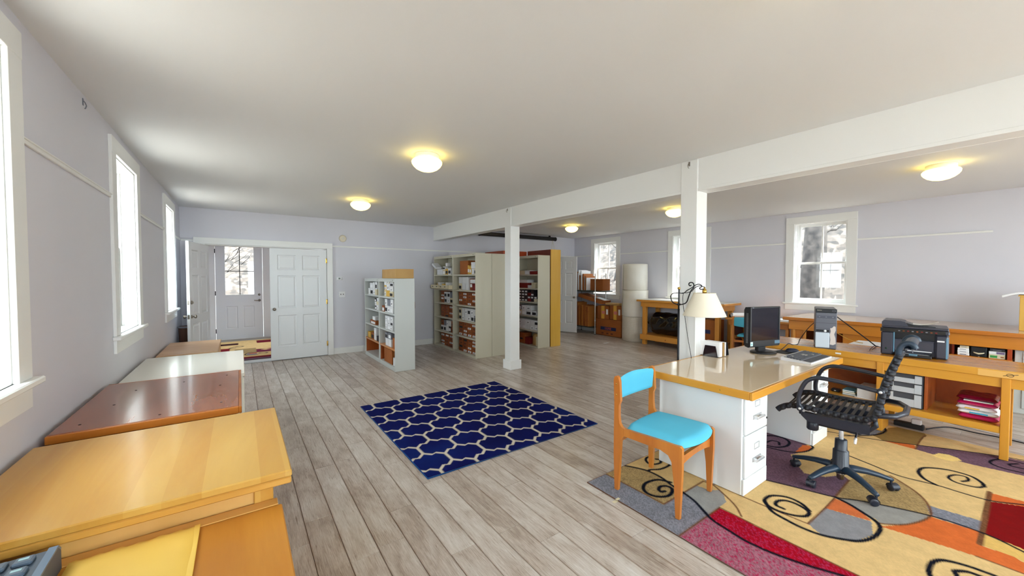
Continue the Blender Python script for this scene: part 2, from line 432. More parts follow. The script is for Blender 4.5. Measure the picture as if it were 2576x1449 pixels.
def wall(name, f, u0, u1, z0, z1, holes, label):
    """f(u, w, z) -> xyz with w from 0 (room face) to .2 (outside)"""
    mb = MB()
    def b(a, c, e, g):
        if c - a > 1e-4 and g - e > 1e-4:
            p, q = f(a, 0, e), f(c, .2, g); mb.box(p[0], q[0], p[1], q[1], p[2], q[2])
    us = sorted(holes); cur = u0
    for (a, c, e, g) in us:
        b(cur, a, z0, z1); b(a, c, z0, e); b(a, c, g, z1); cur = c
    b(cur, u1, z0, z1)
    return struct(name, mb, M_WALL, label)
fL = lambda u, w, z: (X0 - w, u, z)
fR = lambda u, w, z: (X1 + w, u, z)
fF = lambda u, w, z: (u, Y0 - w, z)
fB = lambda u, w, z: (u, Y1 + w, z)
WZ0, WZ1 = 1.06, 2.435
LW = [(-.79, .18), (1.61, 2.58), (3.996, 4.962), (6.385, 7.352)]
RW = [(1.757, 2.725), (4.065, 5.033), (6.385, 7.375)]
FW = [(.2, 1.9), (2.6, 4.3), (5.0, 6.7)]
hl = lambda ws: [(a + .12, b - .12, WZ0, WZ1) for a, b in ws]
wall('wall_left', fL, Y0 - .2, Y1 + .2, 0, H, hl(LW), 'long left wall with tall windows')
wall('wall_right', fR, Y0 - .2, Y1 + .2, 0, H, hl(RW), 'long right wall with windows onto the hillside')
wall('wall_front', fF, X0, X1, 0, H, [(a + .12, b - .12, .5, WZ1) for a, b in FW], 'wall behind the viewer')
wall('wall_back', fB, X0, X1, 0, H, [(-.45, 1.363, 0, 2.045)], 'back wall with the double door')
mb = MB(); mb.box(-.82, -.62, Y1 + .2, 11.6, 0, 2.5)
struct('wall_entry_left', mb, M_WALL, 'left wall of the entry')
mb = MB(); mb.box(1.5, 1.7, Y1 + .2, 9.4, 0, 2.5); mb.box(1.5, 1.7, 10.3, 11.6, 0, 2.5); mb.box(1.5, 1.7, 9.4, 10.3, 0, 1.0); mb.box(1.5, 1.7, 9.4, 10.3, 2.2, 2.5)  # unseen opening in this wall, added to brighten the entry
struct('wall_entry_right', mb, M_WALL, 'right wall of the entry')
mb = MB()
mb.box(-.62, -.474, 11.37, 11.56, 0, 2.5); mb.box(.47, 1.5, 11.37, 11.56, 0, 2.5); mb.box(-.474, .47, 11.37, 11.56, 2.395, 2.5); mb.box(-.474, .47, 11.37, 11.45, 0, .018)
struct('wall_entry_back', mb, M_TRIM, 'wall around the outer door of the entry')

def window(n, f, u0, u1, label, zs=WZ0, apron=True, lites=2):
    t = sthing('window_%d' % n, label, f((u0 + u1) / 2, 0, zs))
    def bb(mb, a, b, w0, w1, z0, z1, c=.002):
        p, q = f(a, w0, z0), f(b, w1, z1); mb.box(p[0], q[0], p[1], q[1], p[2], q[2], c); return mb
    a, b = u0 + .12, u1 - .12
    pt(t, 'casing', bb(MB(), u0, a + .004, -.02, 0, zs, WZ1 + .0), M_TRIM); pt(t, 'casing', bb(MB(), b - .004, u1, -.02, 0, zs, WZ1), M_TRIM)
    pt(t, 'casing', bb(MB(), u0, u1, -.022, 0, WZ1 - .004, WZ1 + .112), M_TRIM)
    pt(t, 'stool', bb(MB(), u0 - .03, u1 + .03, -.05, .0, zs - .03, zs, .006), M_TRIM)
    pt(t, 'apron', bb(MB(), u0, u1, -.018, 0, zs - .13, zs - .03), M_TRIM)
    mb = MB(); bb(mb, a, a + .012, 0, .2, zs, WZ1); bb(mb, b - .012, b, 0, .2, zs, WZ1); bb(mb, a, b, 0, .2, WZ1 - .012, WZ1); bb(mb, a, b, 0, .2, zs - .012, zs + .006)
    bb(mb, a + .012, a + .03, .165, .2, zs, WZ1); bb(mb, b - .03, b - .012, .165, .2, zs, WZ1); bb(mb, a + .012, a + .024, .09, .102, zs, WZ1); bb(mb, b - .024, b - .012, .09, .102, zs, WZ1)
    pt(t, 'jamb', mb, M_TRIM)
    a += .012; b -= .012; z0, z1 = zs + .006, WZ1 - .012; zm = (z0 + z1) / 2
    for nm, w0, w1, e, g, top, bot in (('upper_sash', .135, .162, zm - .018, z1, .045, .036), ('lower_sash', .104, .132, z0, zm + .018, .036, .07)):
        mb = MB(); bb(mb, a, a + .045, w0, w1, e, g); bb(mb, b - .045, b, w0, w1, e, g); bb(mb, a + .045, b - .045, w0, w1, g - top, g); bb(mb, a + .045, b - .045, w0, w1, e, e + bot)
        s = pt(t, nm, mb, M_TRIM)
        c0, c1 = a + .045, b - .045
        for k in range(1, lites):
            cm = c0 + (c1 - c0) * k / lites
            pt(s, 'muntin', bb(MB(), cm - .010, cm + .010, w0 + .002, w1 - .002, e + bot, g - top), M_TRIM)
        for k in range(lites):
            p0, p1 = c0 + (c1 - c0) * k / lites, c0 + (c1 - c0) * (k + 1) / lites
            wm = (w0 + w1) / 2
            pt(s, 'pane', bb(MB(), p0, p1, wm - .002, wm + .002, e + bot, g - top, 0), GLASS)
    # portal for the daylight coming in
    ld = bpy.data.lights.new('daylight_portal', 'AREA'); ld.shape = 'RECTANGLE'; ld.cycles.is_portal = True
    ld.size = (u1 - u0 - .24) if f in (fL, fR, fF) else 1; ld.size_y = WZ1 - zs
    lo = bpy.data.objects.new('daylight_portal', ld); COL.objects.link(lo)
    c = Vector(f((u0 + u1) / 2, .21, (zs + WZ1) / 2)); inn = Vector(f((u0 + u1) / 2, 0, (zs + WZ1) / 2)) - c
    lo.location = c; lo.rotation_euler = inn.to_track_quat('-Z', 'Z').to_euler()
    return t
wn_ = 1
for lab, (a, b) in zip(['left wall window behind the viewer', 'nearest left wall window cut by the photo edge', 'second left wall window above the white cabinet', 'farthest left wall window beside the open door'], LW):
    window(wn_, fL, a, b, lab); wn_ += 1
for lab, (a, b) in zip(['right wall window above the long counter showing a tree trunk', 'right wall window half hidden by the column', 'right wall window behind the stacked cartons'], RW):
    window(wn_, fR, a, b, lab); wn_ += 1
for lab, (a, b) in zip(['first window behind the viewer', 'middle window behind the viewer', 'third window behind the viewer'], FW):
    window(wn_, fF, a, b, lab, .5, lites=3); wn_ += 1

# ---- beam, columns, rails, baseboards
mb = MB(); mb.box(3.562, 3.722, Y0, Y1, 2.32, H); mb.box(3.555, 3.565, Y0, Y1, 2.318, 2.345, .002); mb.box(3.72, 3.729, Y0, Y1, 2.318, 2.345, .002)
struct('trim_1', mb, M_TRIM, 'long white ceiling beam across the room')
def column(n, y, lab):
    t = sthing('trim_%d' % n, lab, (3.64, y + .085, 0))
    pt(t, 'shaft', bx(3.55, 3.73, y, y + .17, 0, H, c=.006), M_TRIM)
    pt(t, 'base', bx(3.528, 3.752, y - .022, y + .192, 0, .15, c=.005), M_TRIM)
    return t
column(2, 5.012, 'white square column beside the tall tan shelves'); column(3, 1.946, 'white square column behind the reception desk')
def hook(x, y, z, lab, dx=-1):
    mb = MB(); k_ = .55 if dx > 0 else 1; mb.box(x, x + dx * .004, y - .008, y + .008, z - .03, z + .012, .001)
    mb.tube([(x + dx * .003, y, z), (x + dx * .02 * k_, y, z - .012), (x + dx * .03 * k_, y, z - .03), (x + dx * .022 * k_, y, z - .046), (x + dx * .008, y, z - .05)][:5], .003, 6)
    solo('hook', lab, 'hook', mb, M_NICKEL if dx < 0 else M_BOXG)
hook(3.55, 2.03, 2.60, 'small metal hook high on the column behind the desk'); hook(3.55, 5.10, 2.60, 'small metal hook high on the column beside the shelves')
hook(X0, 3.46, 2.585, 'small hook high on the left wall before the second window', 1)
def rail(n, f, a, b, lab):
    mb = MB()
    for (w0, z0, z1) in ((-.012, 2.085, 2.112), (-.018, 2.104, 2.112)):
        p, q = f(a, w0, z0), f(b, 0, z1); mb.box(p[0], q[0], p[1], q[1], p[2], q[2], .002)
    struct('trim_%d' % n, mb, M_TRIM, lab)
n = 4
for a, b in ((-2.4, -.79), (.18, 1.61), (2.58, 3.996), (4.962, 6.385), (7.352, Y1)):
    rail(n, fL, a, b, 'picture rail piece on the left wall'); n += 1
for a, b in ((-2.4, -.55), (.42, 1.757), (2.725, 4.065), (5.033, 6.385), (7.375, Y1)):
    rail(n, fR, a, b, 'picture rail piece on the right wall'); n += 1
for a, b in ((X0, -.603), (1.465, X1)):
    rail(n, fB, a, b, 'picture rail piece on the back wall'); n += 1
def base(name, f, a, b, lab):
    mb = MB(); p, q = f(a, -.014, 0), f(b, 0, .12); mb.box(p[0], q[0], p[1], q[1], p[2], q[2], .004); struct(name, mb, M_TRIM, lab)
base('baseboard_left', fL, Y0, Y1, 'white baseboard of the left wall'); base('baseboard_right', fR, Y0, Y1, 'white baseboard of the right wall')
base('baseboard_back', fB, 1.467, X1, 'white baseboard of the back wall')

# ---- doors
def six_panel(mb, W_, H_, T, y0=0.0, lay=None):
    """slab in x 0..W, z 0..H, thickness T along y; returns the panel openings"""
    st = .115; mid = .10
    cols = [(st, W_ / 2 - mid / 2), (W_ / 2 + mid / 2, W_ - st)]
    rows = lay or [(.235, .80), (.93, 1.52), (1.62, H_ - .115)]
    xs = [0, st] + [W_ / 2 - mid / 2, W_ / 2 + mid / 2] + [W_ - st, W_]
    for a, b in ((0, st), (W_ / 2 - mid / 2, W_ / 2 + mid / 2), (W_ - st, W_)): mb.box(a, b, y0, y0 + T, 0, H_)
    for a, b in cols:
        cur = 0
        for r0, r1 in rows: mb.box(a, b, y0, y0 + T, cur, r0); cur = r1
        mb.box(a, b, y0, y0 + T, cur, H_)
    return [(a, b, r0, r1) for a, b in cols for r0, r1 in rows]
def raised(a, b, r0, r1, T, y0=0.0):
    mb = MB(); d = .012; i = .03
    for yo, sgn in ((y0, 1), (y0 + T, -1)):
        q = [(a, yo, r0), (b, yo, r0), (b, yo, r1), (a, yo, r1)]
        lo = [(a + .012, yo + sgn * d, r0 + .012), (b - .012, yo + sgn * d, r0 + .012), (b - .012, yo + sgn * d, r1 - .012), (a + .012, yo + sgn * d, r1 - .012)]
        l2 = [(a + .02, yo + sgn * d, r0 + .02), (b - .02, yo + sgn * d, r0 + .02), (b - .02, yo + sgn * d, r1 - .02), (a + .02, yo + sgn * d, r1 - .02)]
        hi = [(a + .04, yo + sgn * .003, r0 + .04), (b - .04, yo + sgn * .003, r0 + .04), (b - .04, yo + sgn * .003, r1 - .04), (a + .04, yo + sgn * .003, r1 - .04)]
        vs = q + lo + l2 + hi; fs = []
        for L in range(3):
            for k in range(4):
                j = (k + 1) % 4; fs.append((L * 4 + k, L * 4 + j, L * 4 + 4 + j, L * 4 + 4 + k))
        fs.append((12, 13, 14, 15))
        mb.add(vs, fs if sgn > 0 else [f[::-1] for f in fs])
    return mb
def knob(t, x, y, z, sgn, nm='knob', r=.027, m=None):
    prof = [(.026, 0), (.026, .006), (.010, .010), (.010, .026), (r * .8, .034), (r, .046), (r * .9, .056), (r * .5, .062), (.001, .064)]
    mb = MB(); mb.lathe(prof, 16, (0, 0, 0)); mb.xf(Matrix.Translation((x, y, z)) @ Matrix.Rotation(PI / 2 * sgn, 4, 'X'))
    return pt(t, nm, mb, m or M_NICKEL, w=False)
def deadbolt(t, x, y, z, sgn):
    mb = MB(); mb.lathe([(.028, 0), (.028, .008), (.022, .014), (.001, .015)], 16); mb.box(-.006, .006, -.016, .016, .014, .026, .002)
    mb.xf(Matrix.Translation((x, y, z)) @ Matrix.Rotation(PI / 2 * sgn, 4, 'X')); return pt(t, 'deadbolt', mb, M_NICKEL, w=False)
# frame around the double opening
mb = MB(); mb.box(-.603, 1.465, Y1 - .035, Y1, 2.045, 2.15, .003)
struct('trim_40', mb, M_TRIM, 'wide white head casing over the double door')
mb = MB(); mb.box(1.363, 1.465, Y1 - .03, Y1, 0, 2.045, .003); struct('trim_41', mb, M_TRIM, 'white right casing of the double door')
mb = MB(); mb.box(-.553, -.45, Y1 - .03, Y1, 0, 2.045, .003); struct('trim_42', mb, M_TRIM, 'white left casing of the double door')
mb = MB(); mb.box(-.45, 1.363, Y1 + .0, Y1 + .2, 0, .018, .004); mb.box(.28, .283, Y1, Y1 + .2, .017, .0185); struct('trim_43', mb, mat('sill', (204, 208, 212), .4), 'pale sill under the double door')
mb = MB(); mb.box(-.455, -.44, Y1 - .0, Y1 + .2, 0.018, 2.045); mb.box(1.353, 1.365, Y1, Y1 + .2, .018, 2.045); mb.box(-.45, 1.363, Y1, Y1 + .2, 2.03, 2.046); struct('trim_44', mb, M_TRIM, 'white door jamb lining')
# right leaf, closed
d2 = sthing('door_2', 'closed right leaf of the white double door with six panels', (.436, Y1 - .036, .014))
mb = MB(); ops = six_panel(mb, .915, 2.005, .035); pt(d2, 'slab', mb, M_DOOR, w=False)
for p in ops: pt(d2, 'panel', raised(*p, .035), M_DOOR, w=False)
knob(d2, .06, 0, .915, 1)
for z in (.22, 1.02, 1.80):
    mb = MB(); mb.cyl(.008, z - .045, z + .045, (.921, -.006), 10); mb.box(.905, .921, -.002, 0, z - .045, z + .045); pt(d2, 'hinge', mb, M_BRASS, w=False)
# left leaf, standing open into the room
ang = math.atan2(-.9, -.18)
d1 = sthing('door_1', 'open left leaf of the white double door seen at an angle', (-.443, Y1 - .02, .014), ang)
mb = MB(); ops = six_panel(mb, .905, 2.005, .035, 0); pt(d1, 'slab', mb, M_DOOR, w=False)
for p in ops: pt(d1, 'panel', raised(*p, .035, 0), M_DOOR, w=False)
knob(d1, .845, .035, .915, -1); knob(d1, .845, 0, .915, 1); deadbolt(d1, .845, .035, 1.12, -1)
pt(d1, 'latch_plate', MB().box(.9045, .9065, .006, .029, .885, .945, 0).box(.9045, .9065, .006, .029, 1.09, 1.15, 0), M_NICKEL, w=False)
# outer entry door with glass
d3 = sthing('door_3', 'white outer entry door with four glass panes', (-.468, 11.38, .02))
mb = MB(); wd_ = .932
def fr(a, b, e, g): mb.box(a, b, 0, .045, e, g)
fr(0, .185, 0, 2.37); fr(.755, wd_, 0, 2.37); fr(.185, .755, 0, .24); fr(.185, .755, .78, 1.06); fr(.185, .755, 2.28, 2.37); fr(.42, .52, .24, .78)
pt(d3, 'slab', mb, M_DOOR, w=False)
for a, b in ((.185, .42), (.52, .755)): pt(d3, 'panel', raised(a, b, .24, .78, .045), M_DOOR, w=False)
for a, b, e, g in ((.462, .478, 1.06, 2.28), (.185, .755, 1.62, 1.634)): pt(d3, 'muntin', MB().box(a, b, .012, .033, e, g), M_INK, w=False)
for a, b in ((.185, .462), (.478, .755)):
    for e, g in ((1.06, 1.62), (1.634, 2.28)): pt(d3, 'pane', MB().box(a, b, .02, .025, e, g), GLASS, w=False)
deadbolt(d3, .86, 0, 1.05, 1)
mb = MB(); mb.lathe([(.03, 0), (.03, .01), (.012, .014), (.012, .04)], 14); mb.xf(Matrix.Rotation(PI / 2, 4, 'X')); mb.tube([(0, -.045, 0), (-.05, -.05, 0), (-.11, -.048, .004)], .01, 8); mb.xf(Matrix.Translation((.86, 0, .91)))
pt(d3, 'lever_handle', mb, M_NICKEL, w=False)
for z in (.2, 1.1, 2.1):
    mb = MB(); mb.cyl(.009, z - .05, z + .05, (-.004, -.004), 8); pt(d3, 'hinge', mb, M_INK, w=False)
# far narrow door, ajar
ang = math.atan2(-.942, .336)
d4 = sthing('door_4', 'white four panel door ajar behind the yellow wooden case', (7.08, 8.02, .012), ang)
mb = MB(); st = .11
lay = [(.235, .86), (.98, 1.60), (1.70, 1.93)]
mb.box(0, st, 0, .035, 0, 2.035); mb.box(.755 - st, .755, 0, .035, 0, 2.035); mb.box(.3275, .4275, 0, .035, 0, 2.035)
ops = []
for a, b in ((st, .3275), (.4275, .755 - st)):
    cur = 0
    for e, g in lay: mb.box(a, b, 0, .035, cur, e); ops.append((a, b, e, g)); cur = g
    mb.box(a, b, 0, .035, cur, 2.035)
pt(d4, 'slab', mb, M_DOOR, w=False)
for p in ops: pt(d4, 'panel', raised(*p, .035), M_DOOR, w=False)
knob(d4, .70, 0, .95, 1); knob(d4, .70, .035, .95, -1)
pt(d4, 'latch_plate', MB().box(.7545, .7565, .006, .029, .92, .98), M_NICKEL, w=False)

# ---- outdoors: leaf covered hillside on the right and behind, ground to the left
def hillmat():
    m = bpy.data.materials.new('leaf_litter'); m.use_nodes = True
    nt = m.node_tree; N = nt.nodes; Lk = nt.links; b = N['Principled BSDF']; b.inputs['Roughness'].default_value = .9
    tc = N.new('ShaderNodeTexCoord')
    v = N.new('ShaderNodeTexVoronoi'); v.inputs['Scale'].default_value = 9.0; v.inputs['Randomness'].default_value = 1.0
    nz = N.new('ShaderNodeTexNoise'); nz.inputs['Scale'].default_value = 1.6; nz.inputs['Detail'].default_value = 8.0; nz.inputs['Roughness'].default_value = .7
    Lk.new(tc.outputs['Object'], nz.inputs['Vector']); Lk.new(tc.outputs['Object'], v.inputs['Vector'])
    sc = N.new('ShaderNodeSeparateColor'); Lk.new(v.outputs['Color'], sc.inputs[0])
    ma = N.new('ShaderNodeMath'); ma.operation = 'MULTIPLY_ADD'; ma.inputs[1].default_value = .45; Lk.new(sc.outputs[0], ma.inputs[0])
    m2 = N.new('ShaderNodeMath'); m2.operation = 'MULTIPLY'; m2.inputs[1].default_value = .9; Lk.new(nz.outputs[0], m2.inputs[0]); Lk.new(m2.outputs[0], ma.inputs[2])
    cr = N.new('ShaderNodeValToRGB'); e = cr.color_ramp.elements
    e[0].position = .38; e[0].color = (.006, .005, .005, 1); e[1].position = .95; e[1].color = (.075, .062, .054, 1)
    t = e.new(.55); t.color = (.022, .017, .014, 1); t = e.new(.72); t.color = (.048, .037, .030, 1)
    Lk.new(ma.outputs[0], cr.inputs[0]); Lk.new(cr.outputs[0], b.inputs['Base Color'])
    return m
from mathutils import noise as mno
def hz_(x, y):
    h = max((x - 9.2) * .85, (y - 12.6) * .8, 0)
    h = min(h, 14)
    return -.35 + h + (.30 * mno.noise((x * .6, y * .6, 0)) + .12 * mno.noise((x * 2.1, y * 2.1, 3)) + .06 * mno.noise((x * 5, y * 5, 1))) * min(1, h)
mb = MB(); nx, ny = 110, 130
ex0, ex1, ey0, ey1 = 8.3, 30, -10, 32
mb.grid(lambda u, v: (ex0 + (ex1 - ex0) * u ** 1.5, ey0 + (ey1 - ey0) * v, hz_(ex0 + (ex1 - ex0) * u ** 1.5, ey0 + (ey1 - ey0) * v)), nx, ny)
mb.grid(lambda u, v: (-25 + 33.3 * u, 11.75 + (32 - 11.75) * v ** 1.4, hz_(-25 + 33.3 * u, 11.75 + (32 - 11.75) * v ** 1.4)), 90, 60)
struct('hillside_ground', mb, hillmat(), 'leaf covered hillside outside the windows')
struct('yard_ground', bx(-30, 8.3, -14, 11.7, -.6, -.35), mat('yard', (170, 164, 155), .9), 'pale ground around the building')
M_BARK = mat('bark', (70, 64, 60), .9, noise=((30, 27, 26), 7.0, 5.0), bump=.6, bscale=14)
def tree(x, y, r, h, lean, seed, lab, nb=6, z0=None, bl=.8):
    rr = random.Random(seed); z = hz_(x, y) - .3 if z0 is None else z0
    t = th('tree', lab, 'tree', (x, y, z))
    P = []; R = []
    for i in range(13):
        s = i / 12; P.append((lean[0] * s + .12 * math.sin(4 * s + seed), lean[1] * s + .10 * math.cos(5 * s + seed), h * s)); R.append(r * (1.25 if i == 0 else 1) * (1 - .6 * s))
    pt(t, 'trunk', MB().tube(P, R, 12), M_BARK, w=False)
    for k in range(nb):
        i = rr.randint(3, 11); p = Vector(P[i]); a = rr.random() * 2 * PI; q = [p]
        L = bl * rr.uniform(.8, 2.0)
        for j in range(1, 6):
            q.append(p + Vector((math.cos(a) * L * j / 5, math.sin(a) * L * j / 5, L * .5 * (j / 5) ** 1.2 + .12 * rr.uniform(-1, 1))))
        mb = MB().tube(q, [max(.008, R[i] * .38 * (1 - .8 * j / 5)) for j in range(6)], 6)
        for g in range(3):
            s0 = q[2 + g]; b = a + rr.uniform(-1.2, 1.2); mb.tube([s0, s0 + Vector((math.cos(b) * .35, math.sin(b) * .35, .25)) * L * .6, s0 + Vector((math.cos(b) * .6, math.sin(b) * .6, .55)) * L * .6], [.012, .008, .004], 5)
        pt(t, 'branch', mb, M_BARK, w=False)
tree(10.05, 3.2, .27, 5.5, (.25, -.55), 2, 'thick tree trunk leaning outside the window above the counter')
tree(11.3, 9.2, .05, 5.0, (.6, -.9), 5, 'thin bare sapling outside the farthest right window', 9)
tree(11.9, 8.3, .06, 5.0, (-.6, .8), 9, 'bare slanting tree outside the window by the cartons', 9)
tree(12.6, 6.3, .08, 6.0, (.5, .4), 12, 'bare tree outside the window beside the column', 8)
tree(12.0, 2.2, .05, 4.0, (.9, -.5), 15, 'thin branchy tree behind the leaning trunk', 9)
tree(-.75, 13.9, .03, 4.5, (.5, .5), 21, 'thin left sapling beyond the glass entry door', 10)
tree(.75, 15.8, .03, 4.5, (-.3, .4), 25, 'thin right sapling beyond the glass entry door', 10)
# ================================================================ CEILING LAMPS AND WALL FITTINGS
M_GLOBE = mat('lit_globe', (255, 240, 190), .4, emit=(255, 226, 110), es=3.4)
LAMPS = [(1.423, 3.345, 'nearest lit ceiling lamp over the open floor'), (1.452, 5.836, 'lit ceiling lamp nearest the double door'), (5.887, 6.023, 'lit ceiling lamp near the black screen case'),
         (5.768, 3.54, 'lit ceiling lamp half hidden by the column'), (5.748, .643, 'lit ceiling lamp over the office bench at the right'), (1.55, .35, 'lit ceiling lamp just above the top of the photo')]
for i, (x, y, lab) in enumerate(LAMPS):
    if i == 0:
        t0 = th('ceiling_lamp', lab, 'ceiling lamp', (x, y, H), 0, 'round ceiling lamps')
        mb = MB(); mb.lathe([(.105, -.045), (.112, -.04), (.112, -.002), (.105, 0)], 32); pt(t0, 'base', mb, M_TRIM, w=False)
        prof = [(.100, -.043), (.128, -.050), (.138, -.064), (.136, -.082), (.122, -.104), (.098, -.126), (.066, -.142), (.030, -.151), (.001, -.153)]
        mb = MB(); mb.lathe(prof, 36); pt(t0, 'globe', mb, M_GLOBE, w=False)
    else: dup(t0, (x, y, H), 0, lab)
t = th('smoke_detector', 'round cream smoke detector high on the back wall', 'smoke detector', (1.655, Y1, 2.258))
def onback(mb): return mb.xf(Matrix.Rotation(PI / 2, 4, 'X'))
mb = MB(); mb.lathe([(.068, 0), (.068, .016), (.06, .03), (.045, .034), (.001, .035)], 28); pt(t, 'housing', onback(mb), mat('cream_plastic', (224, 214, 192), .5), w=False)
mb = MB(); mb.lathe([(.012, .034), (.012, .037), (.001, .038)], 12); pt(t, 'test_button', onback(mb), M_WHITE, w=False)
t = th('thermostat', 'white thermostat with dark display beside the double door', 'thermostat', (1.588, Y1, 1.44))
pt(t, 'housing', MB().box(-.053, .053, -.026, 0, 0, .066, .012), M_WHITE, w=False)
pt(t, 'display', MB().box(-.022, .014, -.0275, -.025, .022, .048, .001), mat('lcd', (70, 88, 70), .3), w=False)
for z in (.022, .042): pt(t, 'button', MB().box(.028, .038, -.029, -.025, z - .004, z + .004, .001), M_INK, w=False)
t = th('light_switch', 'white double light switch below the thermostat', 'light switch', (1.631, Y1, 1.105))
pt(t, 'plate', MB().box(-.058, .058, -.007, 0, 0, .118, .003), M_WHITE, w=False)
for x in (-.023, .023): pt(t, 'toggle', MB().box(x - .005, x + .005, -.018, -.006, .050, .072, .002), M_INK, w=False)
t = th('projection_screen', 'black rolled projection screen case under the ceiling', 'projection screen', (5.86, 7.86, 2.49))
mb = MB(); mb.box(-1.19, 1.19, -.05, .05, .005, .10, .018); pt(t, 'case', mb, mat('screen_case', (26, 20, 22), .35), w=False)
for s in (-1, 1):
    mb = MB(); mb.lathe([(.050, 0), (.056, .006), (.056, .03), (.048, .036)], 18); mb.xf(Matrix.Translation((s * 1.185, 0, .052)) @ Matrix.Rotation(PI / 2 * s, 4, 'Y')); pt(t, 'end_cap', mb, M_BLACK, w=False)
    pt(t, 'ceiling_bracket', MB().box(s * 1.0 - .02, s * 1.0 + .02, -.02, .02, .098, H - 2.49, .002), M_BLACK, w=False)
mb = MB(); mb.tube([(1.08, -.03, .01), (1.05, -.04, -.12), (1.03, -.05, -.28)], .0035, 5); mb.tube([(1.08, -.03, .01), (1.11, -.04, -.12), (1.15, -.05, -.25), (1.10, -.05, -.29), (1.03, -.05, -.28)], .0035, 5); pt(t, 'pull_cord', mb, M_BOXC, w=False)

# ================================================================ STEEL SHELVES AND THEIR BOXES
def shelf_unit(name, lab, x0, x1, y0, y1, Hh, levels, m, group, face=-1, orange=0, hole=True):
    t = th(name, lab, 'shelving', ((x0 + x1) / 2, (y0 + y1) / 2, 0), 0, group)
    s = .004
    pt(t, 'side_panel', bx(x0, x1, y0, y0 + .018, 0, Hh, c=s), m); pt(t, 'side_panel', bx(x0, x1, y1 - .018, y1, 0, Hh, c=s), m)
    xb = x1 - .012 if face < 0 else x0
    pt(t, 'back_panel', bx(xb, xb + .012, y0 + .018, y1 - .018, 0, Hh - .01), m)
    mb = MB(); mb.box(x0, x1, y0 + .018, y1 - .018, Hh - .02, Hh, .002)
    xf_ = x0 if face < 0 else x1 - .012
    mb.box(xf_, xf_ + .012, y0 + .018, y1 - .018, Hh - .055, Hh - .02, .002); pt(t, 'top_panel', mb, m)
    for k, z in enumerate(levels):
        mm = WD_O2 if (orange and k == len(levels) - 2) else m
        if k == len(levels) - 1:
            mb = MB(); mb.box(x0 + .012, x1 - .012, y0 + .018, y1 - .018, z - .015, z); mb.box(x0 + .002, x0 + .014, y0 + .018, y1 - .018, 0, z, .002); pt(t, 'base', mb, m)
        else: pt(t, 'shelf', bx(x0 + .004, x1 - .012, y0 + .018, y1 - .018, z - .028, z, c=.003), mm)
    if orange:
        z1 = levels[-2] - .03; z0 = levels[-1]
        pt(t, 'wood_lining', MB().box(x0 + .02, x1 - .014, y1 - .030, y1 - .019, z0, z1).box(x0 + .02, x1 - .014, y0 + .019, y0 + .03, z0, z1).box(x1 - .024, x1 - .0125, y0 + .03, y1 - .03, z0, z1), WD_OR)
    if hole: pt(t, 'bolt', MB().box(x0 - .001 if face < 0 else x1 - .001, x0 + .002 if face < 0 else x1 + .001, y0 + .08, y0 + .10, Hh - .035, Hh - .025), M_INK)
    return t
ORD = ['first', 'second', 'third', 'fourth', 'fifth', 'sixth', 'seventh', 'eighth']
TIER = ['top', 'second', 'third', 'fourth', 'fifth', 'lowest']
BOXM = {'brown': M_BROWN, 'white': M_BOXW, 'cream': M_BOXC, 'yellow': M_BOXY, 'red': M_BOXR, 'grey': M_BOXG, 'dark': M_BOXB, 'kraft': M_CARD}
brr = random.Random(11)
NBOX = [0]
def abox(lab, grp, colr, xf_, y0, y1, z0, h, d, labl=None, cat='box', open_=False, rz=0.0, style=None):
    """a lidded card box whose printed end faces -x"""
    t = th('card_box', lab, cat, (xf_, (y0 + y1) / 2, z0 + .0012), rz, grp)
    w = (y1 - y0) / 2 - .0022; m = BOXM[colr]; mb = MB()
    if open_:
        q = .004
        mb.box(0, d, -w, w, 0, q); mb.box(0, q, -w, w, 0, h); mb.box(d - q, d, -w, w, 0, h); mb.box(0, d, -w, -w + q, 0, h); mb.box(0, d, w - q, w, 0, h)
    else:
        lid = min(.022, h * .28)
        mb.box(.002, d - .002, -w + .0012, w - .0012, 0, h - lid * .6, .0015); mb.box(0, d, -w, w, h - lid, h, .002)
    pt(t, 'carton', mb, m, w=False)
    if labl:
        ww, hh = w * .72, min(h * .52, .06); zc = h * .40
        l = pt(t, 'label', MB().box(-.0015, .001, -ww, ww, zc - hh / 2, zc + hh / 2), M_PAPER if labl != 'dark' else M_INK, w=False)
        if labl == 'text':
            pt(t, 'print', MB().box(-.0022, -.0012, -ww * .6, ww * .5, zc + hh * .05, zc + hh * .2).box(-.0022, -.0012, -ww * .5, ww * .6, zc - hh * .25, zc - hh * .08), M_INK, w=False)
    elif labl is None and colr == 'brown':
        pt(t, 'handle_slot', MB().box(-.001, .002, -w * .4, w * .4, h * .35, h * .5), M_INK, w=False)
    NBOX[0] += 1
    return t
def fill(unit, tier, grp, x, yl, z, widths, rows, hs, d, colf, labf, note='', right_note=''):
    """rows from the bottom up; columns from the left (far, larger y) to the right"""
    y = yl
    for ci, w in enumerate(widths):
        zz = z
        nr = rows[ci] if isinstance(rows, (list, tuple)) else rows
        for r in range(nr):
            h = (hs[ci] if isinstance(hs, (list, tuple)) else hs)
            h = h[r % len(h)] if isinstance(h, (list, tuple)) else h
            col = colf(ci, r)
            rown = 'bottom' if r == 0 else ('top' if r == nr - 1 else ORD[r])
            lab = '%s box, %s from left, %s row, %s shelf, %s' % (col, ORD[ci], rown, TIER[tier], unit)
            jit = brr.uniform(0, .008)
            abox(lab, grp, col, x + jit, y - w, y, zz, h, d, labf(ci, r), rz=brr.uniform(-.006, .006))
            zz += h + .0008
        y -= w + .005
C_ = lambda s: (lambda c, r: s[c][r % len(s[c])] if isinstance(s, list) else s)
L_ = lambda s: (lambda c, r: {'t': 'text', '-': None, 'd': 'dark', 'p': 'plain'}[s[c][r % len(s[c])]])

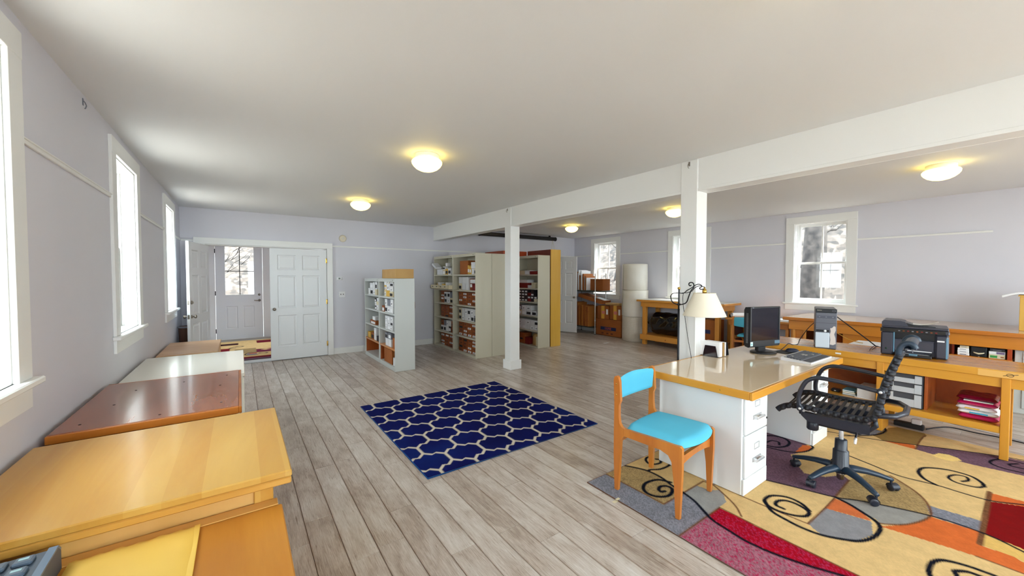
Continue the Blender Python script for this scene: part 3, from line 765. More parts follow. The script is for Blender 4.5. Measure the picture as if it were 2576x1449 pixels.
# --- low shelf (two bays)
LV = [1.18, .915, .632, .35, .07]
shelf_unit('low_shelf', 'left bay of the low pale steel shelf', 1.975, 2.305, 6.785, 7.70, 1.48, LV, M_STEEL2, 'low steel shelving', orange=1)
shelf_unit('low_shelf', 'right bay of the low pale steel shelf', 1.975, 2.305, 5.945, 6.78, 1.48, LV, M_STEEL2, 'low steel shelving', orange=1)
TIER = ['top', 'second', 'third', 'fourth', 'lowest']
U = 'low unit right bay'; G = 'boxes in the low shelf'
fill(U, 0, G, 1.995, 6.55, 1.18, [.11, .17, .17], [3, 3, 3], [[.10, .085, .06], [.10, .115, .05], [.085, .08, .07]], .18, C_([['cream', 'yellow', 'white'], ['yellow', 'white', 'cream'], ['cream', 'white', 'white']]), L_(['ttp', '-tt', 'dtd']))
fill(U, 1, G, 1.995, 6.52, .915, [.13, .15, .14], 2, [[.11, .11], [.11, .11], [.105, .12]], .18, C_([['white', 'white'], ['white', 'grey'], ['white', 'white']]), L_(['dt', 't-', 'pt']))
abox('small brown box with white label alone on the second shelf, low unit right bay', G, 'brown', 1.995, 6.53, 6.67, .915, .10, .14, 'plain')
fill(U, 2, G, 1.995, 6.52, .632, [.13, .13, .13], 3, .073, .18, C_([['white', 'white', 'white'], ['white', 'white', 'white'], ['white', 'white', 'white']]), L_(['tpt', 'ptp', 'tdt']))
fill(U, 3, G, 1.995, 6.52, .35, [.14, .16], [2, 2], [[.125, .09], [.125, .10]], .20, C_([['white', 'grey'], ['white', 'grey']]), L_(['-d', '-p']))
abox('kraft box at the right end, fourth shelf, low unit right bay', G, 'kraft', 2.0, 5.99, 6.14, .35, .17, .16, None)
t = th('carton', 'large plain brown carton on the lowest shelf, low unit right bay', 'carton', (1.999, 6.42, .0715))
pt(t, 'body', MB().box(0, .26, -.25, .16, 0, .235, .003), M_CARD, w=False); pt(t, 'tape', MB().box(.0, .26, -.06, -.02, .2345, .2365), M_CARD2, w=False)
abox('white open box at the right end of the lowest shelf, low unit', G, 'white', 2.0, 5.98, 6.12, .07, .13, .2, None, open_=True)
U = 'low unit left bay'
fill(U, 0, G, 1.995, 7.52, 1.18, [.10, .19, .12, .12], [1, 2, 2, 2], [[.115], [.115, .10], [.105, .12], [.10, .135]], .18, C_([['white'], ['white', 'white'], ['white', 'white'], ['cream', 'white']]), L_(['-', 'dp', 't-', '-d']))
fill(U, 1, G, 2.0, 7.13, .915, [.10, .12], [3, 3], [[.07, .07, .06], [.09, .06, .06]], .15, C_([['dark', 'white', 'dark'], ['white', 'cream', 'white']]), L_(['ptp', 't-t']))
abox('brown box under a white box, third shelf, low unit left bay', G, 'brown', 1.995, 7.04, 7.40, .632, .075, .2, 'plain')
abox('white box on the brown box, third shelf, low unit left bay', G, 'white', 2.0, 7.10, 7.28, .709, .07, .15, 'plain')
abox('amber open box at the left, fourth shelf, low unit left bay', G, 'yellow', 2.0, 7.40, 7.60, .35, .11, .15, None, open_=True)
abox('kraft box beside the amber box, fourth shelf, low unit left bay', G, 'kraft', 2.0, 7.20, 7.38, .35, .12, .17, 'dark')
fill(U, 3, 'boxes in the low shelf', 1.995, 7.18, .35, [.14, .14], [2, 1], [[.11, .11], [.09]], .18, C_([['white', 'white'], ['dark']]), L_(['-p', '-']))
t = th('carton', 'wide tan flat carton lying on top of the low shelf', 'carton', (2.215, 6.505, 1.4812))
mb = MB(); mb.box(-.155, .155, -.355, .355, 0, .155, .004); pt(t, 'body', mb, M_CARD2, w=False)
pt(t, 'flap_seam', MB().box(-.155, .155, -.05, -.046, .154, .1565), M_CARD, w=False)
solo('brown_card', 'small brown card tucked behind the low shelf', 'card', bx(2.307, 2.325, 5.99, 6.10, .99, 1.10, c=.002), M_CARD)

# --- tall shelf, front (two bays), and the unit behind it
TIER = ['top', 'second', 'third', 'fourth', 'fifth', 'lowest']
LV = [1.555, 1.252, .96, .66, .355, .042]
shelf_unit('tall_shelf', 'left bay of the tall tan steel shelf', 3.505, 3.855, 6.98, 7.895, 1.947, LV, M_STEEL, 'tall steel shelving')
shelf_unit('tall_shelf', 'right bay of the tall tan steel shelf', 3.505, 3.855, 6.06, 6.975, 1.947, LV, M_STEEL, 'tall steel shelving')
shelf_unit('tall_shelf', 'tall tan steel shelf standing back to back behind the first', 3.86, 4.21, 6.06, 6.975, 1.947, LV, M_STEEL, 'tall steel shelving', face=1, hole=False)
U = 'tall unit right bay'; G = 'boxes in the tall shelf'
t = th('carton', 'tall plain orange brown carton, top shelf of the tall unit right bay', 'carton', (3.56, 6.60, 1.5565))
pt(t, 'body', MB().box(0, .24, -.17, .17, 0, .265, .003), M_CARD, w=False); pt(t, 'tape', MB().box(-.001, .242, -.02, .02, .264, .266), M_CARD2, w=False)
fill(U, 0, G, 3.54, 6.42, 1.555, [.06, .07], 1, [[.17], [.155]], .10, C_([['yellow'], ['yellow']]), L_(['p', 'p']))
fill(U, 0, 'white boxes on the top shelf', 3.53, 6.264, 1.555, [.10, .072], 1, .105, .2, C_([['white'], ['cream']]), L_(['-', 'd']), )
abox('white box leaning on two small boxes, top shelf, tall unit right bay', G, 'white', 3.53, 6.115, 6.255, 1.664, .115, .18, None, rz=.15)
fill(U, 1, G, 3.56, 6.83, 1.252, [.13, .13, .13], 2, .125, .2, C_([['cream', 'white'], ['white', 'white'], ['white', 'white']]), L_(['d-', '--', '--']))
abox('brown box in the middle of the second shelf, tall unit right bay', G, 'brown', 3.58, 6.30, 6.41, 1.252, .22, .2, 'plain')
abox('dark red box under a white tray, second shelf, tall unit right bay', G, 'red', 3.56, 6.085, 6.29, 1.252, .13, .22, None)
abox('white open tray on the dark red box, second shelf, tall unit', G, 'white', 3.52, 6.085, 6.285, 1.383, .075, .22, None, open_=True)
fill(U, 2, G, 3.56, 6.83, .96, [.17, .17, .17, .17], 4, .062, .24, C_('brown'), L_(['-t--', '--tt', 't---', '-t-t']))
fill(U, 3, G, 3.56, 6.83, .66, [.115, .115, .115, .115, .12, .10], 2, .118, .22, C_([['cream', 'cream'], ['white', 'white'], ['white', 'white'], ['white', 'white'], ['white', 'white'], ['grey', 'white']]), L_(['dd', 't-', '-t', 'td', 'dt', 'd-']))
fill(U, 4, G, 3.56, 6.83, .355, [.17, .17, .17, .17], 4, .066, .24, C_('brown'), L_(['t-d-', 'tt--', 't-t-', 't--t']))
fill(U, 5, G, 3.56, 6.83, .042, [.17, .17, .17, .17], 4, .066, .24, C_('brown'), L_(['-d--', 't--d', 'tt--', 't-tt']))
U = 'tall unit left bay'
fill(U, 0, G, 3.53, 7.80, 1.555, [.17, .12, .12, .12, .14], [1, 1, 2, 1, 1], [[.115], [.115], [.11, .06], [.12], [.13]], .2, C_([['white'], ['white'], ['cream', 'white'], ['yellow'], ['white']]), L_(['-', '-', 'pd', 'd', 'd']))
t = th('open_carton_lid', 'white lid propped on the leftmost box, top shelf, tall unit', 'box lid', (3.50, 7.74, 1.672)); mb = MB(); mb.box(-.07, .07, -.11, .11, 0, .05, .003); mb.xf(Matrix.Rotation(.45, 4, 'X')); mb.v = [(a, b, c + .05) for a, b, c in mb.v]; pt(t, 'lid', mb, M_BOXW, w=False)
abox('small white box standing on top, top shelf, tall unit left bay', G, 'white', 3.54, 7.30, 7.38, 1.728, .07, .08, 'plain')
t = th('sample_tray', 'long white tray of small boxes jutting from the second shelf', 'tray', (3.42, 7.44, 1.2535))
mb = MB(); mb.box(0, .30, -.43, .43, 0, .006); mb.box(0, .006, -.43, .43, 0, .085, .001); mb.box(.294, .30, -.43, .43, 0, .085); mb.box(0, .3, -.43, -.424, 0, .085); mb.box(0, .3, .424, .43, 0, .085)
pt(t, 'tray', mb, M_BOXC, w=False)
for k in range(4): pt(t, 'tray_label', MB().box(-.0015, .001, .30 - k * .2, .36 - k * .2, .04, .055), M_INK, w=False)
for k, cc in enumerate(['cream', 'yellow', 'white', 'cream', 'yellow', 'white', 'white']):
    abox('small %s box, %s from left inside the long white tray' % (cc, ORD[k]), 'small boxes in the white tray', cc, 3.45 + .03 * (k % 2), 7.70 - k * .105, 7.79 - k * .105, 1.2605, .07 + .03 * (k % 3), .12, None)
fill(U, 2, G, 3.56, 7.66, .96, [.16, .13, .13, .17], [4, 2, 2, 2], [.062, [.115, .115], [.115, .115], [.11, .12]], .22, C_([['brown'] * 4, ['white', 'white'], ['white', 'white'], ['cream', 'grey']]), L_(['-pt-', 'dd', 'td', 'd-']))
fill(U, 3, G, 3.56, 7.66, .66, [.19, .19, .19], 4, .062, .24, C_('brown'), L_(['----', 'd---', '-t-t']))
fill(U, 4, G, 3.56, 7.66, .355, [.12, .12, .11, .11, .13], 2, .115, .22, C_([['white', 'brown'], ['white', 'grey'], ['white', 'white'], ['dark', 'white'], ['brown', 'brown']]), L_(['d-', 'd-', '-t', 'p-', '--']))
fill(U, 5, G, 3.56, 7.66, .042, [.19, .19, .19], 4, .064, .24, C_('brown'), L_(['tt-t', '---p', '-t-t']))

# --- shelf in front of the wooden case
LV = [1.56, 1.265, .972, .674, .364, .03]
shelf_unit('tall_shelf', 'tall tan steel shelf in front of the yellow wooden case', 5.085, 5.415, 6.19, 7.0, 1.967, LV, M_STEEL, 'tall steel shelving')
U = 'shelf by yellow case'; G = 'boxes in the shelf by the yellow case'
fill(U, 0, G, 5.14, 6.92, 1.56, [.18, .18, .30], 1, [[.09], [.09], [.07]], .2, C_([['cream'], ['white'], ['red']]), L_(['-', 'p', '-']))
fill(U, 1, G, 5.14, 6.93, 1.265, [.30, .13, .13], [2, 1, 1], [[.11, .07], [.06], [.12]], .2, C_([['red', 'white'], ['white'], ['cream']]), L_(['--', '-', '-']))
fill(U, 2, G, 5.13, 6.94, .972, [.105, .105, .105, .105, .105, .11], [4, 4, 4, 3, 4, 2], .062, .2, C_([['dark'] * 4, ['dark'] * 4, ['dark'] * 4, ['red', 'dark', 'red'], ['dark'] * 4, ['cream', 'dark']]), L_(['pppp', 'pppp', 'p-pp', '-p-', '-pp-', '-p']))
fill(U, 3, G, 5.12, 6.95, .674, [.14, .14, .20, .17], [2, 2, 2, 1], .105, .22, C_([['cream', 'grey'], ['white', 'white'], ['white', 'white'], ['white']]), L_(['pt', 'pt', 'dt', 'd']))
fill(U, 4, G, 5.12, 6.95, .364, [.14, .14, .15, .14, .14], 2, .105, .22, C_([['white', 'white']] * 5), L_(['pt', 'p-', '-t', 't-', 'td']))
fill(U, 5, G, 5.13, 6.95, .03, [.24, .14], [1, 1], [[.235], [.15]], .2, C_([['brown'], ['red']]), L_(['-', '-']))
t = th('paper_bag', 'torn kraft paper bag on the lowest shelf by the yellow case', 'bag', (5.22, 6.42, .032))
mb = MB(); pr_ = [(-.06, -.08), (.06, -.08), (.06, .08), (-.06, .08)]
mb.grid(lambda u, v: (.06 * math.cos(2 * PI * u) * (1 + .15 * math.sin(9 * u + 3 * v)), .09 * math.sin(2 * PI * u) * (1 + .1 * math.sin(7 * u)), .21 * v + (.03 * math.sin(12 * u) if v > .9 else 0)), 24, 6); pt(t, 'bag', mb, M_CARD2, w=False)
abox('tan upright box at the right end of the lowest shelf by the yellow case', G, 'cream', 5.13, 6.23, 6.32, .03, .20, .12, None)
# wooden cases
t = th('wooden_case', 'tall yellow wooden case, its end panel facing the room', 'bookcase', (5.57, 6.6, 0))
pt(t, 'end_panel', bx(5.435, 5.715, 6.18, 6.20, 0, 2.098, c=.003), WD_Y, label='bright yellow end panel')
pt(t, 'side_panel', bx(5.435, 5.455, 6.20, 7.0, 0, 2.098, c=.002), WD_R, label='dark red stained side panel'); pt(t, 'side_panel', bx(5.695, 5.715, 6.20, 7.0, 0, 2.098, c=.002), WD_Y)
pt(t, 'top_panel', bx(5.455, 5.695, 6.20, 7.0, 2.075, 2.096), WD_R); pt(t, 'back_panel', bx(5.455, 5.695, 6.98, 7.0, 0, 2.075), WD_R)
t = th('wooden_case', 'reddish wooden case behind the tan shelves', 'bookcase', (5.1, 7.4, 0))
pt(t, 'side_panel', bx(4.76, 5.42, 7.01, 7.03, 0, 2.09, c=.002), WD_R2); pt(t, 'end_panel', bx(4.76, 4.78, 7.03, 7.78, 0, 2.09, c=.002), WD_R2); pt(t, 'end_panel', bx(5.40, 5.42, 7.03, 7.78, 0, 2.09, c=.002), WD_R)
pt(t, 'top_panel', bx(4.78, 5.40, 7.03, 7.78, 2.065, 2.088), WD_R2)

# ================================================================ LEFT WALL CABINETS
def cabinet_drawers(t, x, y0, y1, zs, m, pull=M_NICKEL):
    for a, b in zs:
        d = pt(t, 'drawer', bx(x, x + .016, y0 + .02, y1 - .02, a, b, c=.003), m)
        pt(d, 'pull', MB().tube([(x + .016, (y0 + y1) / 2 - .05, (a + b) / 2), (x + .038, (y0 + y1) / 2 - .04, (a + b) / 2), (x + .038, (y0 + y1) / 2 + .04, (a + b) / 2), (x + .016, (y0 + y1) / 2 + .05, (a + b) / 2)], .005, 6), pull)
XL = -.742
t = th('low_cabinet', 'small peach wood cabinet farthest along the left wall', 'cabinet', (-.48, 6.0, 0))
pt(t, 'top', bx(XL, -.218, 5.48, 6.52, .628, .656, c=.005), WD_A); pt(t, 'body', bx(XL + .01, -.24, 5.50, 6.50, .05, .628, c=.003), wood('peach_side', (170, 96, 50), (196, 126, 76), 'z', 4, .4)); pt(t, 'plinth', bx(XL + .02, -.26, 5.52, 6.48, 0, .05), M_INK)
cabinet_drawers(t, -.24, 5.5, 6.5, [(.08, .32), (.34, .61)], WD_P)
t = th('low_cabinet', 'white laminate cabinet along the left wall', 'cabinet', (-.36, 4.4, 0))
M_LAM = mat('white_laminate', (226, 222, 208), .22, coat=.3)
pt(t, 'top', bx(XL, .020, 3.80, 5.0, .69, .72, c=.003), M_LAM); pt(t, 'edge_strip', bx(.0195, .0215, 3.80, 5.0, .688, .694), WD_P, label='thin wood strip under the top edge')
pt(t, 'body', bx(XL + .01, .008, 3.82, 4.98, .04, .688, c=.003), M_LAM); pt(t, 'plinth', bx(XL + .02, -.02, 3.84, 4.96, 0, .04), M_INK)
pt(t, 'door', bx(.008, .016, 3.835, 4.395, .06, .675, c=.002), M_LAM); pt(t, 'door', bx(.008, .016, 4.405, 4.965, .06, .675, c=.002), M_LAM)
t = th('low_cabinet', 'red brown varnished wood cabinet along the left wall', 'cabinet', (-.38, 3.16, 0))
pt(t, 'top', bx(XL, -.016, 2.668, 3.70, .735, .766, c=.004), WD_C)
mb = MB(); mb.box(XL, -.016, 2.652, 2.668, .726, .7655, .003); mb.box(XL, -.016, 3.70, 3.714, .726, .7655, .003); mb.box(-.016, -.002, 2.652, 3.714, .726, .7655, .003); pt(t, 'edge_band', mb, WD_CE, label='orange edge band')
for k, (x, y) in enumerate([(-.66, 2.78), (-.60, 3.1), (-.56, 3.42), (-.1, 2.80), (-.12, 3.25), (-.09, 3.56), (-.36, 2.74), (-.33, 3.5)]):
    pt(t, 'screw', MB().cyl(.006, .7655, .7672, (x, y), 8), M_INK)
pt(t, 'body', bx(XL + .01, -.04, 2.69, 3.68, .05, .735, c=.003), WD_C); pt(t, 'plinth', bx(XL + .02, -.07, 2.72, 3.65, 0, .05), M_INK)
cabinet_drawers(t, -.04, 2.69, 3.68, [(.08, .38), (.40, .70)], WD_C)
t = th('low_cabinet', 'pale yellow wood cabinet with a doubled overhanging top', 'cabinet', (-.30, 2.1, 0))
pt(t, 'top', bx(XL, .152, 1.672, 2.535, .735, .761, c=.004), WD_D); pt(t, 'lower_top', bx(XL, .150, 1.675, 2.535, .708, .7335, c=.004), WD_DE)
pt(t, 'body', bx(XL + .01, .06, 1.712, 2.51, .06, .708, c=.003), wood('yellow_body', (206, 158, 84), (222, 178, 108), 'z', 4, .4)); pt(t, 'corner_post', bx(.03, .092, 1.704, 1.75, 0, .708, c=.003), WD_D)
pt(t, 'corner_post', bx(.03, .092, 2.47, 2.515, 0, .708, c=.003), WD_D)
cabinet_drawers(t, .06, 1.75, 2.47, [(.1, .38), (.40, .68)], WD_D)
t = th('low_cabinet', 'amber wood cabinet nearest the viewer holding an envelope', 'cabinet', (-.30, 1.2, 0))
pt(t, 'top', bx(XL, .116, .70, 1.651, .626, .652, c=.004), WD_E); pt(t, 'back_strip', bx(XL, .104, 1.652, 1.703, .60, .6535, c=.002), wood('e_strip', (208, 150, 70), (220, 168, 92), 'x', 4, .4))
pt(t, 'body', bx(XL + .01, .09, .72, 1.68, .05, .626, c=.003), WD_E); pt(t, 'plinth', bx(XL + .02, .06, .74, 1.66, 0, .05), M_INK)
cabinet_drawers(t, .09, .72, 1.68, [(.08, .34), (.36, .60)], WD_E)
M_ENV = mat('yellow_envelope', (236, 196, 92), .55, noise=((226, 182, 76), 3.0, 2.0))
t = th('padded_envelope', 'yellow padded envelope lying on the amber cabinet', 'envelope', (-.275, 1.48, .6555))
def env(u, v):
    x = -.15 + .30 * u; y = -.26 + .44 * v
    e = min(u, 1 - u, v, 1 - v); z = .012 * min(1, e * 9) ** .5 + .0012 * math.sin(15 * u) * math.sin(11 * v)
    return (x, y + (.006 * math.sin(40 * u) * (1 if v > .98 else 0)), z)
mb = MB(); mb.grid(env, 24, 24); mb.grid(lambda u, v: (-.15 + .30 * (1 - u), -.26 + .44 * v, -.0005), 2, 2); pt(t, 'pouch', mb, M_ENV, w=False)
mb = MB(); mb.box(.137, .153, -.26, .175, .001, .006, .001); pt(t, 'sealed_edge', mb, M_ENV, w=False)
# keyboard on the envelope's left
M_KB = mat('grey_keys', (92, 108, 126), .4); M_KB2 = mat('keyboard_case', (62, 76, 92), .42)
t = th('keyboard', 'grey keyboard at the lower left on the amber cabinet', 'keyboard', (-.585, 1.46, .6545))
mb = MB(); mb.prism([(-.19, 0), (.185, 0), (.185, .055), (.165, .072), (-.19, .045)], 0, -.145, .150); pt(t, 'case', mb, M_KB2, w=False)
mb = MB(); mb.prism([(-.19, .045), (.165, .072), (.185, .056), (.188, .060), (.168, .078), (-.19, .052)], 0, .132, .150); pt(t, 'rim', mb, mat('kb_rim', (96, 116, 138), .35), w=False)
ki = MB()
for r in range(7):
    for c in range(5):
        y = .135 - r * .046; x = .095 - c * .048; z = .045 + (y + .19) * .027 / .355
        kb_ = MB(); kb_.box(x - .019, x + .019, y - .017, y + .017, z - .002, z + .011, .004)
        kk = pt(t, 'key', kb_, M_KB, w=False)
        if (r + c) % 3 == 0 or c == 0: pt(kk, 'key_glint', MB().box(x - .009, x + .010, y - .003, y + .006, z + .0108, z + .0116), mat('kb_glint', (168, 208, 214), .5), w=False)  # pale cyan boxes paint glints onto some of the keys
t = th('waste_bin', 'narrow brown bin behind the open door leaf', 'bin', (-.655, 7.42, 0))
mb = MB(); mb.lathe([(.075, 0), (.095, .76), (.098, .77), (.09, .77), (.072, .02), (.001, .02)], 20, cap=False); pt(t, 'bin', mb, mat('brown_bin', (92, 60, 44), .5), w=False)
mb = MB(); mb.lathe([(.097, .752), (.101, .756), (.101, .776), (.094, .776)], 20, cap=False); pt(t, 'liner_rim', mb, M_BOXG, w=False)
# ================================================================ RUGS (woven colour on a fine grid)
def seg_d(P, a, b):
    a = np.array(a); b = np.array(b); d = b - a; L = (d @ d) + 1e-12
    t = np.clip(((P - a) @ d) / L, 0, 1); return np.linalg.norm(P - (a + t[:, None] * d), axis=1)
def smooth(pts, n=5):
    P = np.array(pts, float); out = []
    Q = np.vstack([2 * P[0] - P[1], P, 2 * P[-1] - P[-2]])
    for i in range(1, len(Q) - 2):
        for k in range(n):
            t = k / n
            out.append(.5 * ((2 * Q[i]) + (-Q[i - 1] + Q[i + 1]) * t + (2 * Q[i - 1] - 5 * Q[i] + 4 * Q[i + 1] - Q[i + 2]) * t * t + (-Q[i - 1] + 3 * Q[i] - 3 * Q[i + 1] + Q[i + 2]) * t ** 3))
    out.append(P[-1]); return np.array(out)
class Weave:
    def __init__(s, x0, x1, y0, y1, step):
        s.nx = int(round((x1 - x0) / step)); s.ny = int(round((y1 - y0) / step))
        gx = np.linspace(x0, x1, s.nx + 1); gy = np.linspace(y0, y1, s.ny + 1)
        X, Y = np.meshgrid(gx, gy); s.P = np.stack([X.ravel(), Y.ravel()], 1); s.C = np.zeros((len(s.P), 3)); s.st = step
        s.ext = (x0, x1, y0, y1)
    def paint(s, mask, col):
        mask = np.clip(mask, 0, 1)[:, None]; s.C = s.C * (1 - mask) + np.array(lin(col)[:3]) * mask
    def poly(s, pts, col):
        P = s.P; n = len(pts); ins = np.zeros(len(P), bool); A = np.array(pts)
        for i in range(n):
            a, b = A[i], A[(i + 1) % n]
            c = ((a[1] > P[:, 1]) != (b[1] > P[:, 1]))
            with np.errstate(divide='ignore', invalid='ignore'):
                xi = (b[0] - a[0]) * (P[:, 1] - a[1]) / (b[1] - a[1] + 1e-15) + a[0]
            ins ^= c & (P[:, 0] < xi)
        s.paint(ins.astype(float), col)
    def rect(s, x0, x1, y0, y1, col): s.paint(((s.P[:, 0] >= x0) & (s.P[:, 0] <= x1) & (s.P[:, 1] >= y0) & (s.P[:, 1] <= y1)).astype(float), col)
    def line(s, pts, w, col, sm=True, taper=None):
        Q = smooth(pts) if sm else np.array(pts, float); lo = Q.min(0) - w * 2; hi = Q.max(0) + w * 2
        sel = np.where(((s.P >= lo) & (s.P <= hi)).all(1))[0]
        if not len(sel): return
        P = s.P[sel]; best = np.full(len(P), -9.0)
        for i in range(len(Q) - 1):
            ww = w if taper is None else taper[0] + (taper[1] - taper[0]) * i / (len(Q) - 1)
            best = np.maximum(best, ww / 2 - seg_d(P, Q[i], Q[i + 1]))
        m = np.zeros(len(s.P)); m[sel] = np.clip(best / s.st + .5, 0, 1); s.paint(m, col)
    def build(s, name, lab, cat, th_, mats, edge, wav=0.0, group=None):
        x0, x1, y0, y1 = s.ext; cx, cy_ = (x0 + x1) / 2, (y0 + y1) / 2; N = len(s.P)
        z = np.full(N, th_)
        if wav: z = z + wav * np.maximum(0, np.sin(s.P[:, 0] * 2.7 + 1) * np.sin(s.P[:, 1] * 3.1 + 2))
        V = np.column_stack([s.P[:, 0] - cx, s.P[:, 1] - cy_, z])
        w = s.nx + 1; i = np.arange(s.nx); j = np.arange(s.ny); I, J = np.meshgrid(i, j); a = (J * w + I).ravel()
        F = np.column_stack([a, a + 1, a + w + 1, a + w])
        me = bpy.data.meshes.new(name); me.vertices.add(N); me.vertices.foreach_set('co', V.ravel().astype(np.float32))
        nf = len(F); me.loops.add(nf * 4); me.loops.foreach_set('vertex_index', F.ravel().astype(np.int32))
        me.polygons.add(nf); me.polygons.foreach_set('loop_start', np.arange(0, nf * 4, 4, dtype=np.int32)); me.polygons.foreach_set('loop_total', np.full(nf, 4, dtype=np.int32))
        me.materials.append(mats); me.update(calc_edges=True)
        at = me.color_attributes.new('weave', 'FLOAT_COLOR', 'POINT')
        at.data.foreach_set('color', np.column_stack([s.C, np.ones(N)]).ravel().astype(np.float32))
        r = th(name, lab, cat, (cx, cy_, 0), 0, group)
        p = bpy.data.objects.new('pile', me); COL.objects.link(p); p.parent = r
        mb = MB(); pts = [(x0, y0), (x1, y0), (x1, y1), (x0, y1)]
        mb.tube([(px_ - cx, py_ - cy_, th_ * .5) for px_, py_ in pts for _ in (0,)], th_ * .62, 8, True)
        pt(r, 'bound_edge', mb, edge, w=False)
        return r
NAVY = (6, 10, 26); BEI = (216, 182, 126); TAN = (164, 136, 92); GRY = (128, 128, 138); PUR = (112, 84, 100); MAG = (158, 100, 116)
RED = (160, 0, 30); DRED = (122, 2, 4); ORA = (208, 104, 48); BRN = (112, 72, 44); BEI2 = (208, 174, 118)
M_WEAVE = mat('woven_pile', (200, 200, 200), .95, attr='weave', bump=.35, bscale=700, spec=.1)
# --- big abstract rug under the office furniture
Wv = Weave(2.04, 5.31, -.42, 1.912, .0075)
Wv.rect(0, 9, -9, 9, BEI)
Wv.rect(2.04, 2.238, 1.43, 1.92, GRY); Wv.rect(2.04, 2.76, 1.2, 1.43, GRY)
Wv.rect(2.238, 2.62, 1.43, 1.92, TAN)
Wv.poly([(2.459, 1.92), (2.508, 1.829), (2.538, 1.749), (2.535, 1.637), (2.501, 1.532), (2.484, 1.43), (2.76, 1.43), (2.9, 1.92)], BEI2)
Wv.poly([(2.484, 1.43), (2.448, 1.337), (2.384, 1.2), (2.60, 1.2), (2.691, 1.263), (2.749, 1.369), (2.737, 1.43)], (150, 148, 146))
Wv.poly([(2.64, 1.43), (2.66, 1.34), (2.72, 1.30), (2.76, 1.43)], BEI2)
Wv.poly([(2.60, 1.2), (2.526, 1.075), (2.60, 1.0), (2.9, 1.2), (2.749, 1.369), (2.691, 1.263)], BEI)
Wv.rect(2.04, 2.49, -1, 1.2, MAG)
Wv.poly([(2.505, 1.2), (2.384, 1.2), (2.342, 1.158), (2.321, 1.047), (2.309, .957), (2.321, .841), (2.366, .699), (2.425, .574), (2.494, .44), (2.494, .9)], RED)
purp2 = [(3.675, 1.482), (3.615, 1.141), (3.478, 1.041), (3.537, .931), (3.68, .865), (3.628, .813), (3.272, .803), (3.132, 1.166), (3.133, 1.383)]
Wv.poly([(4.2, 1.75), (4.2, 1.3), (4.015, 1.156), (3.888, 1.179), (3.75, 1.22), (3.615, 1.141), (3.1, 1.25), (3.1, 1.75)], PUR)
Wv.poly(purp2, PUR)
Wv.poly([(3.848, 1.216), (4.056, 1.231), (4.091, 1.185), (4.015, 1.156), (3.896, 1.181)], ORA)
circ = [(3.272, .803), (3.337, .71), (3.404, .596), (3.498, .396), (3.685, .431), (3.804, .495), (3.904, .587), (3.96, .651), (3.90, .74), (3.628, .813)]
Wv.poly(circ, TAN)
Wv.poly([(3.267, .801), (3.337, .71), (3.404, .596), (3.498, .396), (3.456, .395), (3.343, .424), (3.241, .467), (3.169, .522), (3.136, .558), (3.172, .577), (3.194, .645), (3.241, .723)], (150, 146, 142))
Wv.poly([(3.643, .425), (3.676, .192), (3.507, .192), (3.489, .391)], GRY)
Wv.poly([(3.101, .548), (3.236, .467), (3.339, .423), (3.48, .394), (3.51, .195), (3.333, .193), (3.342, .073), (3.25, -.05), (3.22, -.3), (3.1, -.3), (3.19, .0), (3.185, .186), (3.145, .37)], ORA)
Wv.poly([(4.047, .183), (4.132, .054), (4.2, -.2), (3.40, -.2), (3.478, .04), (3.511, .184)], DRED)
Wv.poly([(4.205, .194), (4.226, .056), (4.3, -.2), (4.2, -.2), (4.132, .054), (4.056, .184)], ORA)
Wv.poly([(3.511, .184), (3.478, .04), (3.40, -.2), (3.2, -.2), (3.34, .07), (3.344, .185)], (216, 176, 100))
Wv.poly([(3.245, .805), (3.059, .797), (3.124, .591), (3.194, .645), (3.241, .723)], (206, 110, 62))
Wv.poly([(3.059, .797), (2.777, .808), (2.72, .725), (2.771, .645), (2.842, .586), (2.964, .552), (3.119, .59)], (138, 136, 140))
Wv.poly([(4.868, 1.154), (4.758, 1.153), (4.719, 1.016), (4.894, .906), (5.072, .878), (5.211, .909), (5.31, 1.1)], GRY)
Wv.poly([(4.25, 1.9), (4.30, 1.3), (4.55, 1.25), (4.75, 1.4), (4.7, 1.9)], (120, 10, 24))
Wv.poly([(4.841, .92), (5.215, .879), (5.31, .83), (5.31, .65), (5.251, .627), (4.88, .643), (4.765, .835)], (146, 116, 66))
Wv.poly([(4.75, .628), (4.892, .634), (5.001, .453), (5.126, .227), (5.20, -.1), (4.80, -.1), (4.775, .067), (4.733, .292), (4.72, .45)], PUR)
Wv.poly([(4.702, .529), (4.805, .501), (4.834, .446), (4.809, .397), (4.756, .369), (4.673, .421), (4.671, .477)], (238, 206, 130))
Wv.poly([(4.76, .84), (4.80, .78), (4.86, .65), (4.75, .63)], ORA)
# brown outlines
for pts in ([(2.238, 1.92), (2.25, 1.43), (2.74, 1.428)], [(2.04, 1.2), (2.51, 1.2), (2.496, .85), (2.496, .2)], [(3.25, .801), (3.054, .8), (2.777, .808)], [(2.777, .808), (2.768, .96), (2.763, 1.161), (2.783, 1.3)], [(4.22, .199), (3.893, .191), (3.565, .184), (3.344, .185)],
            [(5.238, .636), (5.067, .642), (4.751, .631)], [(3.628, .813), (3.272, .803)], [(3.185, .186), (3.19, 0)]):
    Wv.line(pts, .012, BRN, False)
Wv.line([(2.737, 1.425), (2.749, 1.369), (2.691, 1.263), (2.612, 1.149), (2.526, 1.075), (2.40, .98)][:5], .012, BRN)
Wv.line([(3.96, .651), (3.904, .587), (3.804, .495), (3.685, .431), (3.545, .394), (3.456, .395), (3.343, .424), (3.241, .467), (3.169, .522), (3.136, .558)], .013, BRN)
Wv.line([(4.22, .199), (3.344, .185)], .026, BRN, False)
